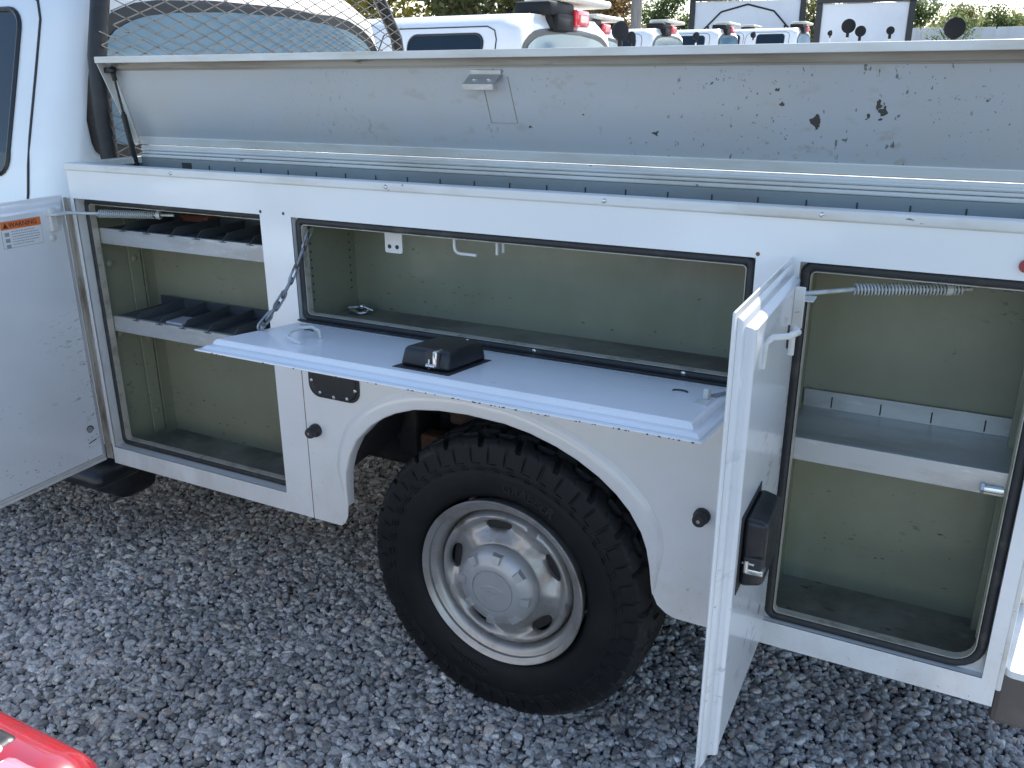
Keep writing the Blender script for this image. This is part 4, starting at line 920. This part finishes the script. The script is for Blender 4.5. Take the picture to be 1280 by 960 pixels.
# ------------------------------------------------------------- pole, wires, fence
pm_ = mat('pole_wood', (.24, .22, .20), .85, layers=[((.12, .11, .10), 6, .45, .65, 6, (6, 6, .5), .7)], bump=(20, .3, .01))
pole = thing('utility_pole', 'weathered grey utility pole rising behind the second truck', 'pole', (-6.98, 20, gz(20)))
mb = MB(); mb.tube([(0, 0, 0), (0, 0, 9.5)], [.14, .10], 14); mb.build('shaft', pm_, pole, 50)
mb = MB(); mb.box(-1.1, 1.1, -.06, .06, 8.7, 8.82, .01); mb.build('crossarm', pm_, pole)
fence = thing('panel_fence', 'long pale panel fence below the hillside at the right', 'fence', (0, 36, gz(36)))
fm = mat('fence_panel_paint', (.80, .78, .76), .7, layers=[((.62, .58, .55), 1.5, .45, .7, 5, (1, 1, .2), .6)])
for k in range(16):
    x0 = -4.2+k*1.25; mb = MB(); mb.box(x0+.02, x0+1.22, 0, .05, .05, 1.98+random.uniform(-.02, .02), .006)
    mb.build('fence_panel', fm, fence)
for k in range(17):
    x0 = -4.2+k*1.25; mb = MB(); mb.box(x0-.04, x0+.04, -.035, .06+.02, 0, 1.9, .006); mb.build('fence_post', fm, fence)
for k, zz_ in enumerate((8.9, 8.2, 7.7)):
    mb = MB(); A_, B_ = Vector((-6.98, 20+.001*k, gz(20)+zz_-.1)), Vector((60, 62+k*2, 11.2+k*.4))
    m_, z0_ = ((-.094, 5.54), (-.094, 5.71), (-.078, 5.90))[k]; A_ = Vector((-45, 60, z0_-m_*45)); B_ = Vector((45, 60, z0_+m_*45))
    mb.tube([A_.lerp(B_, t_) for t_ in np.linspace(0, 1, 24)], .022, 5)
    tag(mb.build('power_line', mat('wire', (.3, .3, .3), .6), None), ['lowest', 'middle', 'highest'][k]+' of the three overhead wires crossing the sky at the right', 'wire')

# ------------------------------------------------------------- hill and trees
hm = mat('hill_scrub', (.10, .11, .06), .95, layers=[((.17, .15, .07), .15, .4, .6, 8, ONE, .8), ((.05, .07, .035), .4, .45, .6, 8, ONE, .8)])
mb = MB(); vs = []; NX, NY = 60, 14
for j in range(NY):
    for i in range(NX):
        x_ = -260+i*520/(NX-1); y_ = 70+j*22
        vs.append((x_, y_, 2.3+min(max(0, j-1), 5)*1.7*(1+.25*math.sin(x_*.03+j))+1.6*noise.noise(Vector((x_*.02, y_*.02, 3)))*min(j, 4)/4))
mb.faces(vs, [(j*NX+i, j*NX+i+1, (j+1)*NX+i+1, (j+1)*NX+i) for j in range(NY-1) for i in range(NX-1)])
hl = mb.build('hills', hm, None, 60); hl['kind'] = 'structure'
def leafmat(name, c1, c2):
    m = bpy.data.materials.new(name); m.use_nodes = True; n = m.node_tree.nodes; L = m.node_tree.links; b = n['Principled BSDF']
    g_ = n.new('ShaderNodeNewGeometry'); cr = n.new('ShaderNodeValToRGB'); e = cr.color_ramp.elements
    e[0].color = (*c1, 1); e[1].color = (*c2, 1); L.new(g_.outputs['Random Per Island'], cr.inputs[0]); L.new(cr.outputs[0], b.inputs['Base Color'])
    b.inputs['Roughness'].default_value = .7; b.inputs['Subsurface Weight'].default_value = .0
    tr = n.new('ShaderNodeBsdfTranslucent'); L.new(cr.outputs[0], tr.inputs[0]); mx = n.new('ShaderNodeMixShader'); mx.inputs[0].default_value = .5
    L.new(b.outputs[0], mx.inputs[1]); L.new(tr.outputs[0], mx.inputs[2]); L.new(mx.outputs[0], n['Material Output'].inputs[0])
    return m
lm = [leafmat('leaf_green', (.09, .13, .045), (.19, .24, .09)), leafmat('leaf_olive', (.16, .16, .06), (.29, .28, .12)), leafmat('leaf_yellow', (.30, .25, .06), (.55, .45, .12)), leafmat('leaf_rust', (.20, .13, .06), (.34, .23, .10))]
barkm = mat('bark', (.10, .085, .07), .9, bump=(15, .5, .02))
def tree_mesh(seed, h, wd, nleaf, m):
    rs = random.Random(seed); mb = MB(); tips = []
    base = h*.28
    mb.tube([(0, 0, 0), (.05, .02, base), (.1*rs.uniform(-1, 1), .1, h*.6), (0, 0, h*.85)], [h*.022, h*.017, h*.010, .02], 7)
    for k in range(14):
        a_ = rs.uniform(0, 6.28); z0 = rs.uniform(base*.9, h*.72); l_ = wd*rs.uniform(.45, .95)*(1-.35*(z0/h)); e = Vector((math.cos(a_)*l_, math.sin(a_)*l_, z0+l_*rs.uniform(.35, .8)))
        mb.tube([(0, 0, z0), (e.x*.5, e.y*.5, z0+(e.z-z0)*.35), e], [h*.009, h*.006, .012], 5); tips.append(e); tips.append(Vector((e.x*.55, e.y*.55, z0+(e.z-z0)*.5)))
    tips += [Vector((rs.uniform(-.3, .3)*wd, rs.uniform(-.3, .3)*wd, h*rs.uniform(.8, .97))) for _ in range(6)]
    tr = mb
    V = []; Fc = []; per = nleaf//len(tips)
    for tp in tips:
        cr = wd*rs.uniform(.22, .42)
        for _ in range(per):
            p = tp+Vector((rs.gauss(0, .45), rs.gauss(0, .45), rs.gauss(0, .36)))*cr
            s_ = rs.uniform(.07, .15)*h/6; n_ = Vector((rs.gauss(0, 1), rs.gauss(0, 1), rs.gauss(0, 1)+.5)).normalized(); u_ = n_.orthogonal().normalized(); u_.rotate(Matrix.Rotation(rs.uniform(0, 6.28), 3, n_)); v_ = n_.cross(u_)
            k = len(V); V += [p+u_*s_, p+v_*s_*.6, p-u_*s_, p-v_*s_*.6]; Fc.append((k, k+1, k+2, k+3))
    return tr, V, Fc
protos = []
for k, (h_, w_, m_) in enumerate(((7.5, 3.2, 0), (7, 3.4, 1), (6.5, 3.6, 2), (7, 3.0, 3), (8.5, 3.0, 1))):
    tr, V, Fc = tree_mesh(k+3, h_, w_, 4200, m_); r = thing('tree', 'x', 'tree', group='trees beyond the yard'); tr.build('trunk', barkm, r, 60)
    me = bpy.data.meshes.new('crown'); me.from_pydata(V, [], Fc); me.materials.append(lm[m_]); co = bpy.data.objects.new('crown', me); C.objects.link(co); co.parent = r; protos.append([r, False])
def tree(kind, x, y, s, label, rz=0, z=None):
    p = protos[kind]
    o = p[0] if not p[1] else dup(p[0], (0, 0, 0)); p[1] = True
    o.location = (x, y, gz(y) if z is None else z); o.scale = (s, s, s); o.rotation_euler = (0, 0, rz); o['label'] = label
tree(1, -23, 27, 1.05, 'olive tree behind the left end of the nearest truck cab roof', .3)
tree(2, -19.2, 26, .95, 'yellow leaved tree above the nearest cab roof', 1.0)
tree(0, -16.6, 29, 1.1, 'dark green tree just right of the yellow leaved tree', 2)
tree(4, -14.5, 27, 1.0, 'tall olive tree left of the light bar of the nearest truck', 1)
tree(3, -13.2, 34, .62, 'rust tinted tree behind the light bar', .5)
tree(0, -12.6, 40, .52, 'green tree left of the grey pole', 4)
tree(1, -11.0, 42, .52, 'low olive tree right behind the grey pole', 2.2)
tree(2, -9.6, 44, .5, 'low yellow tree left of the gable marked wall', 3.3)
tree(1, -6.3, 40, .5, 'olive tree showing in the gap between the two framed walls', 5)
tree(0, -4.9, 46, .5, 'green tree behind the plain framed wall', 2.6)
ks = [(-4.3, 62, .85, 0), (-1.6, 66, .80, 1), (.6, 60, .62, 0), (3.0, 70, .85, 1), (4.6, 58, .70, 2), (7.4, 56, .74, 2), (9.5, 68, .85, 3), (12.0, 60, .66, 1), (14, 72, .8, 0), (17, 64, .7, 3), (20, 70, .8, 1)]
des = ['green tree on the slope just right of the plain framed wall', 'olive tree second from the plain framed wall', 'small green tree left of the round lamp at the right', 'olive tree directly behind the round lamp at the right', 'yellow tree just right of the round lamp', 'broad yellow tree, brightest on the hillside', 'rust coloured tree right of the brightest yellow one', 'small olive tree near the right edge of the sky', 'green tree third from the right on the hillside', 'rust coloured tree second from the right on the hillside', 'olive tree furthest right on the hillside']
for (x_, y_, s_, k_), lb in zip(ks, des): tree(k_, x_*1.0, y_, s_*.70, lb, x_*1.3, 2.35)
mb = MB()
tr, V, Fc = tree_mesh(40, 2.0, .9, 1500, 0); bu = thing('bush', 'round green bush growing against the pale fence at the left of the round lamp', 'bush', (-.55, 34.5, gz(34.5))); tr.build('stem', barkm, bu)
me = bpy.data.meshes.new('foliage'); me.from_pydata(V, [], Fc); me.materials.append(lm[0]); o = bpy.data.objects.new('foliage', me); C.objects.link(o); o.parent = bu; bu.scale = (1.3, 1.3, 1.3)
V = []; Fc = []; rs = random.Random(5)
for _ in range(26000):
    x_ = rs.uniform(-120, 90); y_ = rs.uniform(85, 150); z_ = 2.3+max(0, y_-92)/22*1.7+rs.uniform(.0, 3.4)*(.6+.6*noise.noise(Vector((x_*.12, y_*.08, 0)))+.4); s_ = rs.uniform(.25, .6)
    n_ = Vector((rs.gauss(0, 1), rs.gauss(0, 1)-.5, rs.gauss(0, 1)+.5)).normalized(); u_ = n_.orthogonal().normalized(); v_ = n_.cross(u_); k = len(V); p = Vector((x_, y_, z_)); V += [p+u_*s_, p+v_*s_*.7, p-u_*s_, p-v_*s_*.7]; Fc.append((k, k+1, k+2, k+3))
me = bpy.data.meshes.new('woodland'); me.from_pydata(V, [], Fc); me.materials.append(lm[1]); o = bpy.data.objects.new('woodland', me); C.objects.link(o); o['kind'] = 'stuff'; o['label'] = 'distant mixed woodland covering the low hill'; o['category'] = 'woodland'

# ------------------------------------------------------------- shackle on the middle compartment floor
sh = MB(); zc = OPM[2]-.018
sp = Vector((-.535, .195, zc+.008))
sh.tube([sp+Vector((.02*math.cos(a_)*1.3, .016*math.sin(a_), .002*math.cos(3*a_))) for a_ in np.linspace(R(-140), R(140), 14)], .0055, 8)
sh.tube([sp+Vector((-.024, -.016, 0)), sp+Vector((-.022, .016, 0))], .006, 8); sh.tube([sp+Vector((-.03, -.012, .010)), sp+Vector((.012, .004, .014)), sp+Vector((.042, .008, .004))], .0065, 8)
b = bmesh.new(); bmesh.ops.create_uvsphere(b, u_segments=14, v_segments=8, radius=.011, matrix=Matrix.Translation(sp+Vector((.006, .002, .014)))); sh.add(b)
tag(sh.build('shackle', chrome, None, 60), 'small steel shackle lying in the back left corner of the long middle compartment', 'shackle')

# ------------------------------------------------------------- the parked car whose tail lamp corner pokes into the lower left
car = thing('parked_car', 'pale car at the lower left with only its red tail lamp corner showing', 'car', (-2.0, -2.2, 0))
def cb(x0, x1, y0, y1, z0, z1): return (x0+2.0, x1+2.0, y0+2.2, y1+2.2, z0, z1)
carp = mat('car_paint_pale', (.62, .65, .68), .3, coat=1)
mb = MB(); mb.box(*cb(-4.3, .215, -3.05, -1.345, .32, .985), .11, 6); mb.build('car_body', carp, car, 60)
mb = MB(); mb.box(*cb(-3.2, -.35, -2.92, -1.58, .9, 1.42), .16, 5); mb.build('car_cabin', glass, car, 60)
mb = MB(); b = bmesh.new(); bmesh.ops.create_cube(b, size=1)
for v in b.verts: v.co = Vector((2.055+v.co.x*.40, .862+v.co.y*.135, .905+v.co.z*.22))
bmesh.ops.bevel(b, geom=b.edges[:], offset=.062, segments=8, profile=.5, affect='EDGES'); mb.add(b); tl = mb.build('tail_lamp', redl, car, 60)
mb = MB(); mb.box(2.153, 2.240, .70, .872, .83, 1.0185, .02, 4); mb.build('lamp_lower_lens', redlb, tl, 60)
mb = MB(); mb.box(1.7, 2.150, .62, .886, .83, 1.0185, .012, 3); mb.build('lamp_trim', blackplast, tl, 60)
mb = MB(); mb.box(1.7, 2.152, .60, .868, .83, 1.0215, .010, 3); mb.build('tailgate_panel', carp, car, 60)
for x_ in (-3.5, -.75):
    for y_, s_ in ((-1.34, 1), (-3.04, -1)):
        mb = MB(); mb.lathe([(.18, -.19), (.30, -.18), (.325, -.15), (.325, -.04), (.30, 0), (.2, 0), (.19, -.02), (0, -.03)], (x_+2, y_+2.2, .32), (0, s_, 0), 32); mb.build('car_wheel', tyrem, car, 40)
